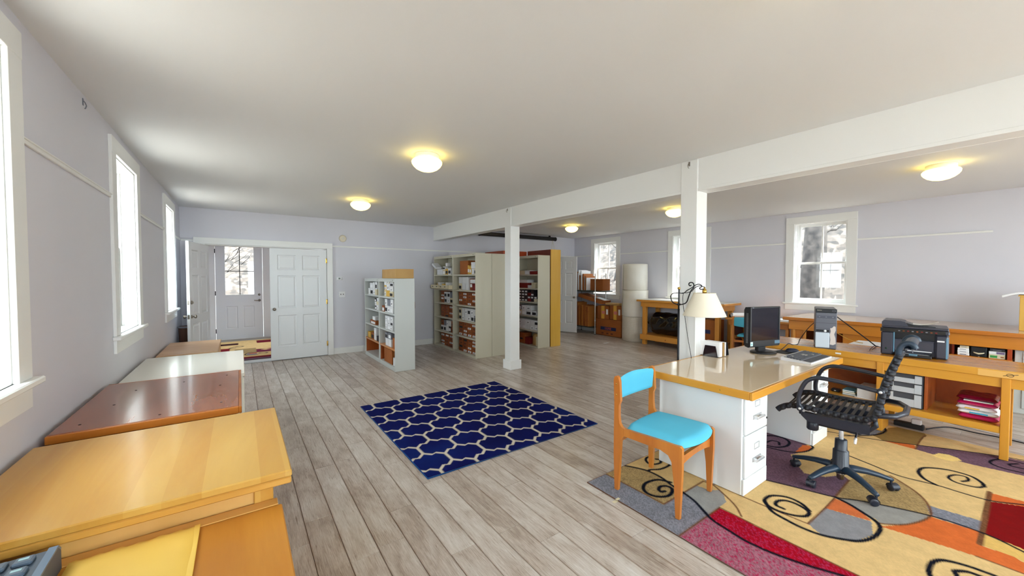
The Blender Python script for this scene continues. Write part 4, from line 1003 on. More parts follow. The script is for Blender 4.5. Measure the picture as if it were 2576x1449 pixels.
# navy curves and spirals
for pts, w in (([(2.459, 1.914), (2.508, 1.829), (2.538, 1.749), (2.535, 1.637), (2.501, 1.532), (2.484, 1.449), (2.448, 1.337), (2.384, 1.233), (2.342, 1.158), (2.321, 1.047), (2.309, .957), (2.321, .841), (2.366, .699), (2.425, .574), (2.50, .42), (2.55, .3)], .021),
               ([(2.531, 1.558), (2.486, 1.633), (2.384, 1.657), (2.306, 1.63), (2.27, 1.576), (2.286, 1.513), (2.344, 1.473), (2.41, 1.476), (2.46, 1.506), (2.46, 1.547), (2.419, 1.568), (2.376, 1.553), (2.365, 1.526), (2.391, 1.516)], .026),
               ([(2.538, 1.749), (2.568, 1.753), (2.633, 1.717), (2.707, 1.707), (2.763, 1.711)], .022),
               ([(2.77, 1.881), (2.723, 1.891), (2.673, 1.867), (2.646, 1.817), (2.679, 1.783), (2.736, 1.775), (2.775, 1.806), (2.757, 1.83)], .022),
               ([(2.905, .906), (2.861, .916), (2.832, .953), (2.838, .999), (2.896, 1.01), (2.949, .979), (2.958, .914), (2.924, .848), (2.858, .842), (2.805, .888), (2.778, .963), (2.792, 1.032), (2.843, 1.067), (2.936, 1.06), (3.001, .991), (2.994, .911), (2.94, .848)][2:], .024),
               ([(2.832, 1.063), (2.742, .989), (2.713, .894), (2.704, .812), (2.72, .725), (2.771, .645), (2.831, .583), (2.935, .546), (3.058, .54), (3.138, .57), (3.194, .645), (3.241, .723), (3.267, .801)], .024),
               ([(3.132, 1.166), (3.194, 1.004), (3.267, .801), (3.337, .71), (3.404, .596), (3.493, .399), (3.512, .274), (3.498, .144), (3.445, .039), (3.38, -.1)], .017),
               ([(3.986, 1.52), (4.065, 1.464), (4.086, 1.387), (4.022, 1.32), (3.909, 1.306), (3.817, 1.346), (3.782, 1.414)], .024), ([(3.887, 1.351), (3.95, 1.38), (3.932, 1.429), (3.853, 1.441)], .02),
               ([(3.742, 1.425), (3.782, 1.282), (3.848, 1.203), (3.951, 1.162), (4.068, 1.159), (4.114, 1.198)], .02),
               ([(4.134, .953), (4.066, .768), (4.012, .613), (4.051, .426), (4.048, .321), (4.06, .187), (4.163, .054), (4.25, -.1)], .017),
               ([(4.051, .426), (4.099, .491), (4.188, .534), (4.276, .541), (4.359, .515), (4.443, .416), (4.445, .305), (4.367, .243), (4.299, .227)], .024),
               ([(4.299, .227), (4.24, .258), (4.217, .336), (4.25, .384), (4.307, .394), (4.379, .367), (4.397, .318), (4.333, .304), (4.275, .328)], .02),
               ([(4.609, 1.208), (4.683, 1.008), (4.765, .835), (4.88, .643), (5.001, .453), (5.126, .227), (5.182, .076), (5.22, -.1)], .016),
               ([(4.577, 1.108), (4.699, 1.012), (4.894, .906), (5.072, .878), (5.181, .904)], .02),
               ([(4.841, -.02), (4.841, .068), (4.834, .17), (4.889, .232), (4.995, .22), (5.085, .163), (5.087, .074)], .02), ([(4.95, .071), (4.944, .124), (4.976, .142), (5.046, .103)], .02),
               ([(3.06, -.05), (3.049, .136), (3.037, .211), (3.004, .278), (2.955, .308), (2.887, .318), (2.797, .309), (2.72, .26), (2.69, .15), (2.74, .03)], .024), ([(3.0, .05), (2.986, .174), (2.974, .206), (2.937, .236), (2.912, .234), (2.85, .2), (2.86, .12)], .024)):
    Wv.line(pts, w, NAVY)
rg = np.random.RandomState(4)
spk = rg.rand(len(Wv.P))
lum = Wv.C.sum(1); dark_mix = ((np.abs(Wv.C[:, 0] - lin(GRY)[0]) < .02) | (np.abs(Wv.C[:, 0] - lin(MAG)[0]) < .02) | (np.abs(Wv.C[:, 0] - lin(TAN)[0]) < .02) | (np.abs(Wv.C[:, 0] - lin(PUR)[0]) < .015))
f_ = np.where(dark_mix, .72 + .56 * spk, .94 + .12 * spk); Wv.C *= f_[:, None]
mg = np.abs(Wv.P[:, 0] - 2.26) < .23
m2 = mg & (Wv.P[:, 1] < 1.19) & dark_mix & (rg.rand(len(Wv.P)) < .22); Wv.C[m2] = np.array(lin((170, 40, 80))[:3])
Wv.build('patterned_rug', 'large rug of beige, red and purple blocks with navy spirals under the desk', 'rug', .008, M_WEAVE, mat('rug_binding', (122, 84, 62), .85))
# --- blue trellis rug
Tr = Weave(1.114, 2.95, 2.637, 4.572, .0075)
Tr.paint(np.ones(len(Tr.P)), (8, 16, 84))
P = Tr.P; px_, py_ = .3115, .4665
cands = []
ux = (P[:, 0] - 1.235) / px_; uy = (P[:, 1] - 2.857) / py_
best = []
for half in (0, 1):
    for di in (0, 1):
        for dj in (0, 1):
            i_ = np.floor(ux - .5 * half) + di + .5 * half; j_ = np.floor(uy - .5 * half) + dj + .5 * half
            best.append(np.stack([1.235 + i_ * px_, 2.857 + j_ * py_], 1))
B_ = np.stack(best, 0); D_ = np.linalg.norm(P[None] - B_, axis=2); o_ = np.argsort(D_, axis=0)
ar = np.arange(len(P)); c1 = B_[o_[0], ar]; dist = np.full(len(P), 9.0)
for kk in (1, 2, 3):
    c2 = B_[o_[kk], ar]; n_ = c2 - c1; L_n = np.linalg.norm(n_, axis=1); n_ = n_ / L_n[:, None]; mid = (c1 + c2) / 2
    q = P - mid; t_ = (q * n_).sum(1); s_ = q[:, 0] * -n_[:, 1] + q[:, 1] * n_[:, 0]
    diag = np.abs(n_[:, 1]) > .3
    sg = np.sign(n_[:, 0] * n_[:, 1])
    h_ = np.where(np.abs(s_) < .012, s_ / .012, np.sign(s_) * np.maximum(0, 1.0 - (np.abs(s_) - .012) / .085))
    off = np.where(diag, sg * -.017 * h_, 0)
    dd = np.abs(t_ - off); ok = diag | (np.abs(s_) < .06)
    dist = np.minimum(dist, np.where(ok, dd, 9.0))
Tr.paint(np.clip((.0125 - dist) / .0075 + .5, 0, 1), (214, 204, 186))
wn2 = np.array([mno.noise((p[0] * 2.2, p[1] * 2.2, 5.0)) for p in Tr.P[::1]]) if len(Tr.P) < 80000 else np.zeros(len(Tr.P))
blue = Tr.C[:, 2] > Tr.C[:, 0] * 1.6
Tr.C[blue] = Tr.C[blue] * (1 + .5 * np.clip(wn2[blue], -.6, 1))[:, None] + np.array([0, .012, .02]) * np.clip(wn2[blue], 0, 1)[:, None]
Tr.build('trellis_rug', 'navy blue rug with cream trellis lattice on the open floor', 'rug', .009, M_WEAVE, mat('blue_binding', (0, 74, 140), .7), wav=.004)
# --- entry rug
En = Weave(-.44, 1.15, 8.36, 10.95, .02)
En.rect(-9, 9, 0, 99, BEI); En.rect(-9, 9, 0, 8.50, PUR); En.rect(-9, 9, 8.50, 8.66, (120, 8, 24)); En.rect(-9, -.18, 8.9, 9.9, (120, 8, 24)); En.rect(.25, 9, 9.1, 9.5, (110, 30, 60)); En.rect(-.1, .25, 9.1, 9.7, TAN)
En.rect(-.40, -.05, 10.35, 10.6, (60, 20, 24)); En.rect(.3, 9, 10.4, 10.8, (104, 12, 30)); En.poly([(.08, 8.95), (.12, 9.1), (.26, 9.12), (.26, 8.88), (.12, 8.86)], GRY); En.poly([(.11, 8.98), (.14, 9.08), (.26, 9.1), (.26, 8.99)], ORA)
En.line([(.26, 9.14), (.12, 9.12), (.06, 8.98), (.10, 8.85), (.26, 8.84)], .03, NAVY); En.line([(.30, 8.94), (.36, 8.90), (.42, 8.94), (.40, 9.02), (.32, 9.03), (.28, 8.96)], .025, NAVY)
En.line([(-.13, 10.05), (-.02, 10.0), (.04, 10.06), (.0, 10.12), (-.08, 10.1), (-.2, 9.9), (-.1, 9.84)], .03, NAVY); En.poly([(.33, 9.4), (.42, 9.32), (.52, 9.40), (.42, 9.5)], BEI)
En.build('entry_rug', 'beige and maroon patterned rug inside the entry doorway', 'rug', .008, M_WEAVE, mat('entry_binding', (60, 24, 30), .85))
solo('adhesive_tape', 'small piece of tape at the edge of the patterned rug', 'tape', MB().box(2.0, 2.055, 1.632, 1.654, .0005, .0015).box(2.03, 2.062, 1.634, 1.652, .009, .0102), M_BOXC)
solo('paper_scrap', 'small white paper scrap on the floor before the cartons', 'paper', bx(6.70, 6.87, 5.78, 5.84, .0003, .0035, c=.001), M_PAPER)

# ================================================================ BACK RIGHT CORNER
def textmesh(body, size, M, parent, name, m, ext=.0006):
    cu = bpy.data.curves.new('lettering', 'FONT'); cu.body = body; cu.size = size; cu.extrude = ext; cu.align_x = 'CENTER'; cu.align_y = 'CENTER'
    tmp = bpy.data.objects.new('lettering', cu); COL.objects.link(tmp)
    dg = bpy.context.evaluated_depsgraph_get(); me = bpy.data.meshes.new_from_object(tmp.evaluated_get(dg))
    bpy.data.objects.remove(tmp); bpy.data.curves.remove(cu)
    me.transform(M); me.materials.clear(); me.materials.append(m)
    o = bpy.data.objects.new(name, me); COL.objects.link(o); o.parent = parent
    return o
def face_negx(x, y, z): # text plane facing -x, reading from larger y to smaller y
    return Matrix.Translation((x, y, z)) @ Matrix(((0, 0, -1, 0), (-1, 0, 0, 0), (0, 1, 0, 0), (0, 0, 0, 1)))
t = th('storage_rack', 'chrome pole storage rack holding mailers by the far window', 'rack', (7.72, 7.2, 0))
for x, y in ((7.517, 6.815), (7.93, 6.815), (7.517, 7.70), (7.93, 7.70)):
    p = pt(t, 'pole', MB().cyl(.013, .012, 1.60, (x, y), 12), M_CHROME); pt(p, 'foot', MB().cyl(.018, 0, .02, (x, y), 12), M_BLACK)
    pt(p, 'collar', MB().cyl(.017, .36, .385, (x, y), 12), M_CHROME)
M_RSH = mat('dark_rack_shelf', (58, 62, 52), .5)
mb = MB(); mb.box(7.53, 7.95, 6.60, 7.73, 1.118, 1.15, .006); pt(t, 'shelf', mb, M_RSH)
mb = MB(); mb.box(7.53, 7.95, 6.90, 7.73, .165, .185, .004); pt(t, 'shelf', mb, M_RSH)
r_ = random.Random(5); y = 7.56
specs = [('white', .02, .50), ('brown', .035, .50), ('white', .03, .46), ('white', .02, .54), ('brown', .03, .40), ('white', .035, .52), ('white', .02, .42), ('brown', .045, .44), ('white', .03, .36), ('brown', .03, .38), ('white', .02, .33)]
cnt = {}
for i, (cc, w, h) in enumerate(specs):
    cnt[cc] = cnt.get(cc, 0) + 1
    g = th('flat_mailer', '%s flat mailer standing on the rack, %s %s one from left' % (cc, ORD[cnt[cc] - 1], cc), 'mailer', (7.535 + .01 * (i % 3), y - w / 2, 1.152), 0, 'mailers standing on the rack')
    mb = MB(); mb.box(0, .36, -w / 2 + .001, w / 2 - .001, 0, h, .003); mb.box(-.003, .02, -w / 2 + .004, w / 2 - .004, .03, h - .04, .002); pt(g, 'mailer', mb, M_BOXW if cc == 'white' else M_CARD, w=False)
    pt(g, 'flap', MB().box(.0, .30, -w / 2 + .003, w / 2 - .003, h - .001, h + .004), M_PAPER if cc == 'white' else M_CARD2, w=False); y -= w + .010
t = th('carton', 'brown carton with crossed tape on the rack before the window', 'carton', (7.62, 6.88, 1.1505))
pt(t, 'body', MB().box(0, .28, -.23, .20, 0, .305, .003), M_CARD, w=False)
pt(t, 'tape', MB().box(-.0015, .0005, -.17, .04, .10, .21).box(-.0018, .0002, -.12, -.02, 0, .305), mat('tape', (224, 170, 66), .35), label='shiny tape in a cross')
pt(t, 'flap', MB().box(-.075, 0, -.2, .15, .300, .306, .001), M_CARD2, w=False)
t = th('flat_carton', 'long flat brown carton sloping below the rack shelf', 'carton', (7.72, 7.04, .80))
mb = MB(); mb.box(-.18, .17, -.42, .42, 0, .09, .004); mb.xf(Matrix.Rotation(.20, 4, 'X')); mb.v = [(a, b, c + .088) for a, b, c in mb.v]; pt(t, 'body', mb, M_CARD, w=False)
mb = MB(); mb.box(-.05, .17, -.40, -.05, .0895, .092); mb.xf(Matrix.Rotation(.20, 4, 'X')); mb.v = [(a, b, c + .088) for a, b, c in mb.v]; pt(t, 'sunlit_label', mb, M_PAPER, w=False)  # white label area paints in the patch lit by the sun
y = 7.66
M_BROWN2 = mat('golden_cardboard', (178, 112, 46), .75)
for i, (w, h) in enumerate([(.05, .60), (.04, .64), (.075, .62), (.05, .54), (.03, .56), (.05, .55), (.045, .56), (.06, .56), (.05, .55), (.04, .53), (.05, .53)]):
    g = th('folded_carton', 'flattened brown carton upright under the rack, %s from left' % (ORD + ['ninth', 'tenth', 'eleventh'])[i], 'carton', (7.54 + .012 * (i % 3), y - w / 2, .186), 0, 'flattened cartons under the rack')
    mb = MB(); mb.box(0, .36, -w / 2 + .001, w / 2 - .001, 0, h, .003); mb.box(.004, .356, -.0015, .0015, h - .001, h + .004); pt(g, 'board', mb, M_CARD if i % 2 else M_BROWN2, w=False)
    pt(g, 'crease', MB().box(-.0015, .002, -w * .3, w * .3, h * .25, h * .27).box(-.0015, .002, -w * .3, w * .3, h * .75, h * .77), M_BROWN, w=False); y -= w + .006
M_TAPE = MC['tape']; M_PINK = mat('pink_label', (216, 130, 116), .6)
t = th('carton', 'open brown shipping carton with a blue printed panel on the floor', 'carton', (7.78, 6.47, 0))
mb = MB(); mb.box(7.632, 7.905, 6.07, 6.885, .001, .012); mb.box(7.632, 7.638, 6.07, 6.885, .001, .425, .001); mb.box(7.899, 7.905, 6.07, 6.885, .001, .424); mb.box(7.638, 7.899, 6.07, 6.076, .001, .41); mb.box(7.638, 7.899, 6.879, 6.885, .001, .424)
mb.box(7.638, 7.899, 6.076, 6.879, .405, .411)
c_ = pt(t, 'body', mb, M_CARD)
pn = pt(t, 'printed_panel', bx(7.6305, 7.6325, 6.228, 6.728, .146, .228), M_NAVY)
L = rootloc(t)
textmesh('ULINE', .075, Matrix.Translation(-L) @ face_negx(7.6298, 6.478, .187), t, 'lettering', mat('orange_print', (214, 96, 44), .6))
mb = MB()
for k, (a, b) in enumerate([(6.63, 6.34), (6.58, 6.38), (6.62, 6.40)]): mb.box(7.6308, 7.6325, b, a, .128 - k * .012, .132 - k * .012)
for a in (6.66, 6.50, 6.36): mb.box(7.6308, 7.6325, a - .035, a + .035, .045, .08)
pt(t, 'small_print', mb, mat('brown_print', (96, 44, 20), .7))
for nm, y0, y1, z1, lab, rz in (('carton', 6.50, 6.87, .765, 'taped brown carton with pink label, left of the upper pair', .04), ('carton', 6.09, 6.47, .79, 'taped brown carton with pink label, right of the upper pair', -.05)):
    g = th(nm, lab, 'carton', (7.80, (y0 + y1) / 2, .4255), rz)
    w = (y1 - y0) / 2; h = z1 - .43
    pt(g, 'body', MB().box(-.13, .10, -w + .004, w - .004, 0, h, .004), M_CARD, w=False)
    pt(g, 'tape', MB().box(-.132, -.129, -w * .25, w * .3, 0, h + .001).box(-.13, .10, -w * .25, w * .3, h - .0005, h + .0012), M_TAPE, w=False)
    pt(g, 'pink_label', MB().box(-.134, -.131, -w * .30, w * .22, h * .38, h * .60), M_PINK, w=False); pt(g, 'address_label', MB().box(-.133, -.1305, -w * .85, -w * .55, h * .35, h * .75), M_PAPER, w=False)
t = th('flat_carton', 'flat tan carton lying on the two taped cartons', 'carton', (7.78, 6.38, .793)); pt(t, 'body', MB().box(-.12, .12, -.22, .22, 0, .05, .003), M_CARD2, w=False); pt(t, 'tape', MB().box(-.122, .122, -.04, .02, .0495, .0515), M_TAPE, w=False)
# --- three stacked rolls
M_FOAM = mat('foam_film', (226, 222, 214), .45, noise=((216, 210, 198), 2.0, 3.0), bump=.12, bscale=30)
def bubmat():
    m = mat('bubble_film', (208, 200, 188), .3)
    nt = m.node_tree; N = nt.nodes; b = N['Principled BSDF']; tc = N.new('ShaderNodeTexCoord'); v = N.new('ShaderNodeTexVoronoi'); v.inputs['Scale'].default_value = 45; v.inputs['Randomness'].default_value = .15
    nt.links.new(tc.outputs['Object'], v.inputs['Vector']); bp = N.new('ShaderNodeBump'); bp.inputs['Strength'].default_value = .8; bp.inputs['Distance'].default_value = .01; bp.invert = True
    nt.links.new(v.outputs[0], bp.inputs['Height']); nt.links.new(bp.outputs[0], b.inputs['Normal']); return m
M_BUB = bubmat()
RX, RY = 7.645, 5.685
for k, (z0, h, r, m, lab, dx) in enumerate([(0, .578, .288, M_BUB, 'lowest roll of bubble wrap on the floor by the workbench', 0), (.58, .618, .300, M_FOAM, 'middle roll of white foam in the tall stack', .003), (1.20, .61, .287, M_FOAM, 'topmost roll of white foam in the tall stack', -.004)]):
    g = th('packing_roll', lab, 'roll', (RX + dx, RY, z0 + .001))
    pr_ = [(.05, 0), (r - .012, 0), (r, .012), (r * 1.004, h * .4), (r * .997, h * .8), (r, h - .012), (r - .012, h), (.05, h)]
    mb = MB(); mb.lathe(pr_, 48, cap=False); pt(g, 'film', mb, m, w=False)
    mb = MB(); mb.lathe([(.042, 0), (.05, 0), (.05, h), (.042, h), (.042, 0)], 20, cap=False); pt(g, 'core', mb, M_CARD2, w=False)
    if k > 0:
        mb = MB(); a0 = 2.55
        mb.grid(lambda u, v: ((r + .004 + .035 * v ** 2) * math.cos(a0 + .25 * v), (r + .004 + .035 * v ** 2) * math.sin(a0 + .25 * v), .02 + (h - .04) * u), 10, 4); pt(g, 'loose_film', mb, m, w=False)
# --- workbench with the black bag
t = th('workbench', 'tall pine workbench with white top by the far wall', 'workbench', (7.62, 4.4, 0))
M_WTOP = mat('white_bench_top', (226, 222, 214), .3)
pt(t, 'top', bx(7.285, 7.95, 3.46, 5.365, .998, 1.008, c=.002), M_WTOP); pt(t, 'top_edge', bx(7.275, 7.955, 3.45, 5.372, .958, .999, c=.006), WD_P)
pt(t, 'apron', bx(7.345, 7.365, 3.56, 5.30, .845, .958, c=.002), WD_P); pt(t, 'apron', bx(7.365, 7.93, 5.275, 5.295, .845, .958, c=.002), WD_P); pt(t, 'apron', bx(7.365, 7.93, 3.56, 3.58, .845, .958, c=.002), WD_P)
for x0, y0 in ((7.366, 5.19), (7.86, 5.19), (7.366, 3.581), (7.86, 3.581)): pt(t, 'leg', bx(x0, x0 + .075, y0, y0 + .085, 0, .958, c=.004), WD_PZ)
pt(t, 'shelf', bx(7.35, 7.94, 3.58, 5.31, .205, .226, c=.003), WD_P); pt(t, 'shelf_apron', bx(7.335, 7.352, 3.57, 5.315, .11, .222, c=.003), WD_P)
pt(t, 'knot', MB().cyl(.012, 0, .0008, (0, 0), 10).xf(Matrix.Translation((7.3345, 4.68, .16)) @ Matrix.Rotation(PI / 2, 4, 'Y')), M_BROWN)
M_BAG = mat('bag_film', (15, 14, 20), .12, spec=.7, bump=.35, bscale=11)
t = th('rubbish_bag', 'stuffed black plastic bag lying on the workbench shelf', 'bag', (7.645, 4.70, .228))
def bag(u, v):
    s = v; yv = .56 - 1.16 * s; e = min(s, 1 - s); R = .245 * min(1, (e * 7 + .02)) ** .45 if e < .13 else .245
    a = 2 * PI * u; R *= 1 + .035 * math.sin(5 * a + 6 * s) + .02 * math.sin(9 * a + 23 * s) + .02 * math.sin(31 * s + 2 * a)
    return (R * .86 * math.cos(a), yv, max(.002, .245 + R * math.sin(a)))
mb = MB(); mb.grid(bag, 48, 48); pt(t, 'film', mb, M_BAG, w=False)
mb = MB(); mb.tube([(0, .55, .245), (-.02, .58, .24), (-.03, .60, .23)], [.03, .02, .035], 8); pt(t, 'gathered_end', mb, M_BAG, w=False)
t = th('carton', 'brown carton with dark blue panel under the workbench end', 'carton', (7.60, 3.84, .2275)); pt(t, 'body', MB().box(-.17, .17, -.155, .165, 0, .44, .003), M_CARD, w=False); pt(t, 'printed_panel', MB().box(-.1718, -.1695, -.06, .17, .17, .245), M_NAVY, w=False); pt(t, 'tape', MB().box(-.171, .171, .0, .05, .4395, .4412), M_TAPE, w=False)
# --- low table by the far wall
t = th('side_table', 'low pine table by the far wall with rolled paper on it', 'table', (7.62, 2.93, 0))
pt(t, 'top', bx(7.30, 7.95, 2.415, 3.44, .725, .757, c=.004), WD_P); pt(t, 'apron', bx(7.34, 7.36, 2.46, 3.40, .63, .725, c=.002), WD_O2); pt(t, 'side_panel', bx(7.42, 7.93, 3.375, 3.395, .04, .725, c=.002), WD_R)
for y0 in (3.33, 2.46): 
    for x0 in (7.361, 7.86): pt(t, 'leg', bx(x0, x0 + .06, y0, y0 + .045, 0, .725, c=.003), WD_PZ)
def spiralroll(name, lab, a, b, r, cat='paper roll'):
    A, B = Vector(a), Vector(b); ax = (B - A).normalized(); u = ax.cross(Vector((0, 0, 1))).normalized(); w = u.cross(ax); pr = []
    for k in range(60):
        an = k * .32; rr = r * (1 - .012 * k); pr.append((rr * math.cos(an), rr * math.sin(an)))
    t = th(name, lab, cat, tuple(A)); mb = MB()
    vs = [tuple(u * p + w * (q + r)) for p, q in pr] + [tuple((B - A) + u * p + w * (q + r)) for p, q in pr]
    mb.add(vs, [(k, k + 1, 61 + k, 60 + k) for k in range(59)], 0, True); pt(t, 'sheet', mb, M_PAPER, w=False); return t
spiralroll('rolled_paper', 'white rolled paper lying on the low table', (7.37, 3.36, .759), (7.80, 3.06, .759), .045)
t = th('paper_stack', 'bright white papers at the right end of the low table', 'paper', (7.52, 2.58, .7575)); 
for k in range(4): pt(t, 'sheet', MB().box(-.19 + .01 * k, .19 - .008 * k, -.15, .16 - .01 * k, .007 * k, .007 * k + .0065), M_PAPER, w=False)
solo('red_folder', 'red folder beside the rolled paper on the low table', 'folder', bx(7.34, 7.62, 2.82, 3.02, .758, .766, c=.001), mat('folder_red', (214, 84, 92), .5))
solo('black_pouch', 'small black pouch at the left end of the low table', 'pouch', MB().box(7.42, 7.56, 3.41, 3.435, .758, .81, .01), M_BLACK2)
# ================================================================ OFFICE AREA
RZ = .0105   # top of the patterned rug
# --- desk on two filing cabinets
M_DTOP = mat('beige_laminate', (236, 214, 182), .05, coat=.5, noise=((232, 209, 176), 2.0, 2.0))
M_CAB = mat('cabinet_enamel', (224, 226, 226), .35)
t = th('desk_top', 'glossy beige desk top with honey wood edge on two filing cabinets', 'desk', (3.645, 1.515, .692))
pt(t, 'laminate_top', bx(2.722, 4.568, 1.115, 1.918, .70, .7455, c=.0015), M_DTOP)
pt(t, 'wood_edge', bx(2.70, 4.59, 1.093, 1.1155, .692, .745, c=.004), WD_DK); pt(t, 'wood_edge', bx(2.70, 4.59, 1.9175, 1.94, .692, .745, c=.004), WD_DK)
pt(t, 'wood_edge', bx(2.70, 2.7225, 1.1155, 1.9175, .692, .745, c=.004), WD_DKY); pt(t, 'wood_edge', bx(4.5675, 4.59, 1.1155, 1.9175, .692, .745, c=.004), WD_DKY)
for k, (x, y) in enumerate([(2.6995, 1.55)]): pt(t, 'screw', MB().cyl(.005, 0, .001, (0, 0), 8).xf(Matrix.Translation((2.6995, 1.30, .72)) @ Matrix.Rotation(-PI / 2, 4, 'Y')), M_BRASS)
pt(t, 'underside', bx(2.723, 4.567, 1.116, 1.917, .692, .699), WD_B)
t = th('filing_cabinet', 'white two drawer filing cabinet beside the blue chair', 'filing cabinet', (2.758, 1.166, RZ), 0, 'filing cabinets under the desk')
hc = .691 - RZ; cw = .376; cdp = .64
mb = MB(); mb.box(0, cw, .014, cdp, 0, hc, .004); pt(t, 'body', mb, M_CAB, w=False)
pt(t, 'base_panel', MB().box(.004, cw - .004, 0, .014, 0, .108, .002), M_CAB, w=False)
for z0, z1 in ((.113, .405), (.412, hc - .004)):
    d = pt(t, 'drawer', MB().box(.018, cw - .018, -.003, .014, z0, z1, .004), M_CAB, w=False)
    zc = z0 + .105
    mb = MB(); mb.box(.135, .245, -.036, -.026, zc - .006, zc + .008, .003); mb.box(.135, .155, -.028, -.002, zc - .012, zc + .008, .002); mb.box(.225, .245, -.028, -.002, zc - .012, zc + .008, .002); mb.box(.125, .255, -.005, -.0028, zc - .016, zc + .014, .001)
    pt(d, 'handle', mb, M_CHROME, w=False)
    zl = z0 + .195; mb = MB()
    for a, b, e, g in ((.150, .155, zl - .022, zl + .022), (.222, .227, zl - .022, zl + .022), (.155, .222, zl - .022, zl - .018), (.155, .222, zl + .018, zl + .022)): mb.box(a, b, -.0065, -.002, e, g, .001)
    pt(d, 'label_holder', mb, M_CHROME, w=False)
pt(t, 'lock', MB().cyl(.007, 0, .004, (0, 0), 10).xf(Matrix.Translation((cw - .03, -.003, .47)) @ Matrix.Rotation(PI / 2, 4, 'X')), M_INK, w=False)
dup(t, (4.09, 1.166, RZ), 0, 'white two drawer filing cabinet behind the office chair')

# --- blue chairs
M_BLUE = mat('turquoise_fabric', (84, 186, 216), .7, noise=((80, 182, 213), 5.0, 2.0), bump=.12, bscale=350)
def blue_chair(lab, loc, rz, g=None):
    t = th('side_chair', lab, 'chair', loc, rz, 'turquoise side chairs')
    for s in (-1, 1):
        xo = s * .2325
        a, b = (xo - .013, xo + .013)
        rear = [(.238, 0), (.210, 0), (.196, .25), (.190, .36), (.165, .395), (.165, .445), (.186, .452), (.202, .475), (.208, .52), (.208, .60), (.196, .63), (.204, .76), (.212, .792), (.228, .802), (.244, .795), (.250, .77), (.244, .60), (.246, .42), (.246, .25)]
        pt(t, 'leg', MB().prism(rear, 0, a, b), WD_T, w=False)
        front = [(-.226, 0), (-.200, 0), (-.190, .20), (-.172, .34), (-.150, .375), (-.10, .392), (-.10, .452), (-.225, .452), (-.238, .44), (-.238, .30)]
        pt(t, 'leg', MB().prism(front, 0, a, b), WD_T, w=False)
        pt(t, 'side_rail', MB().prism([(-.10, .392), (.165, .395), (.165, .445), (-.10, .452)], 0, a + .001, b - .001), WD_T, w=False)
        for z in (.67, .745): pt(t, 'plug', MB().cyl(.006, 0, .002, (0, 0), 10).xf(Matrix.Translation((xo + s * .0125, .228, z)) @ Matrix.Rotation(PI / 2 * s, 4, 'Y')), M_BRASS, w=False)
    def arc_bar(y, zc, dz, h):
        n = 10; P = [(-.22 + .44 * i / n, zc + h / 2) for i in range(n + 1)] + [(.22 - .44 * i / n, zc - h / 2 + dz * (1 - (2 * i / n - 1) ** 2)) for i in range(n + 1)]
        return MB().prism(P, 1, y - .011, y + .011)
    pt(t, 'stretcher', arc_bar(-.205, .345, .022, .06), WD_T, w=False); pt(t, 'stretcher', arc_bar(.215, .36, .012, .045), WD_T, w=False)
    def seat(u, v):
        sx = 2 * u - 1; sv = 2 * v - 1; yy = -.005 + .215 * -sv if 0 else -.03 + .20 * sv
        wf = .245 - .028 * (v); x = sx * wf
        r = min(1, max(0, (1 - abs(sx)) * 6)); q = min(1, max(0, (1 - abs(sv)) * 6)); e = (r * q)
        z = .438 + .042 * e ** .5 + .012 * (1 - sx * sx) * (1 - sv * sv)
        if sv < 0: yy -= .045 * (1 - sx * sx) * (-sv)
        else: yy += .012 * (1 - sx * sx) * sv
        cut = 1 - .06 * (abs(sv) ** 8); return (x * cut * .97, yy, z)
    mb = MB(); mb.grid(seat, 28, 28); mb.grid(lambda u, v: (seat(1 - u, v)[0], seat(1 - u, v)[1], .436), 28, 28); pt(t, 'seat', mb, M_BLUE, w=False)
    def back(u, v, o):
        sx = 2 * u - 1; x = .2185 * sx; z = .632 + .152 * v
        e = min(1, (1 - abs(2 * v - 1)) * 7) ** .5
        y = .222 + .030 * (1 - sx * sx) - .012 * (v - .5) + o * .013 * e
        return (x, y, z + (.012 * (1 - sx * sx) if v > .5 else -.012 * (1 - sx * sx)) * abs(2 * v - 1))
    mb = MB(); mb.grid(lambda u, v: back(u, v, -1), 20, 12); mb.grid(lambda u, v: back(1 - u, v, 1), 20, 12); pt(t, 'backrest', mb, M_BLUE, w=False)
    return t
bc = blue_chair('turquoise chair with teak frame standing at the near end of the desk', (2.3945, 1.5255, RZ), .096)
dup(bc, (7.44, 3.03, 0), PI / 2 + .03, 'turquoise chair pushed under the low table by the far wall')

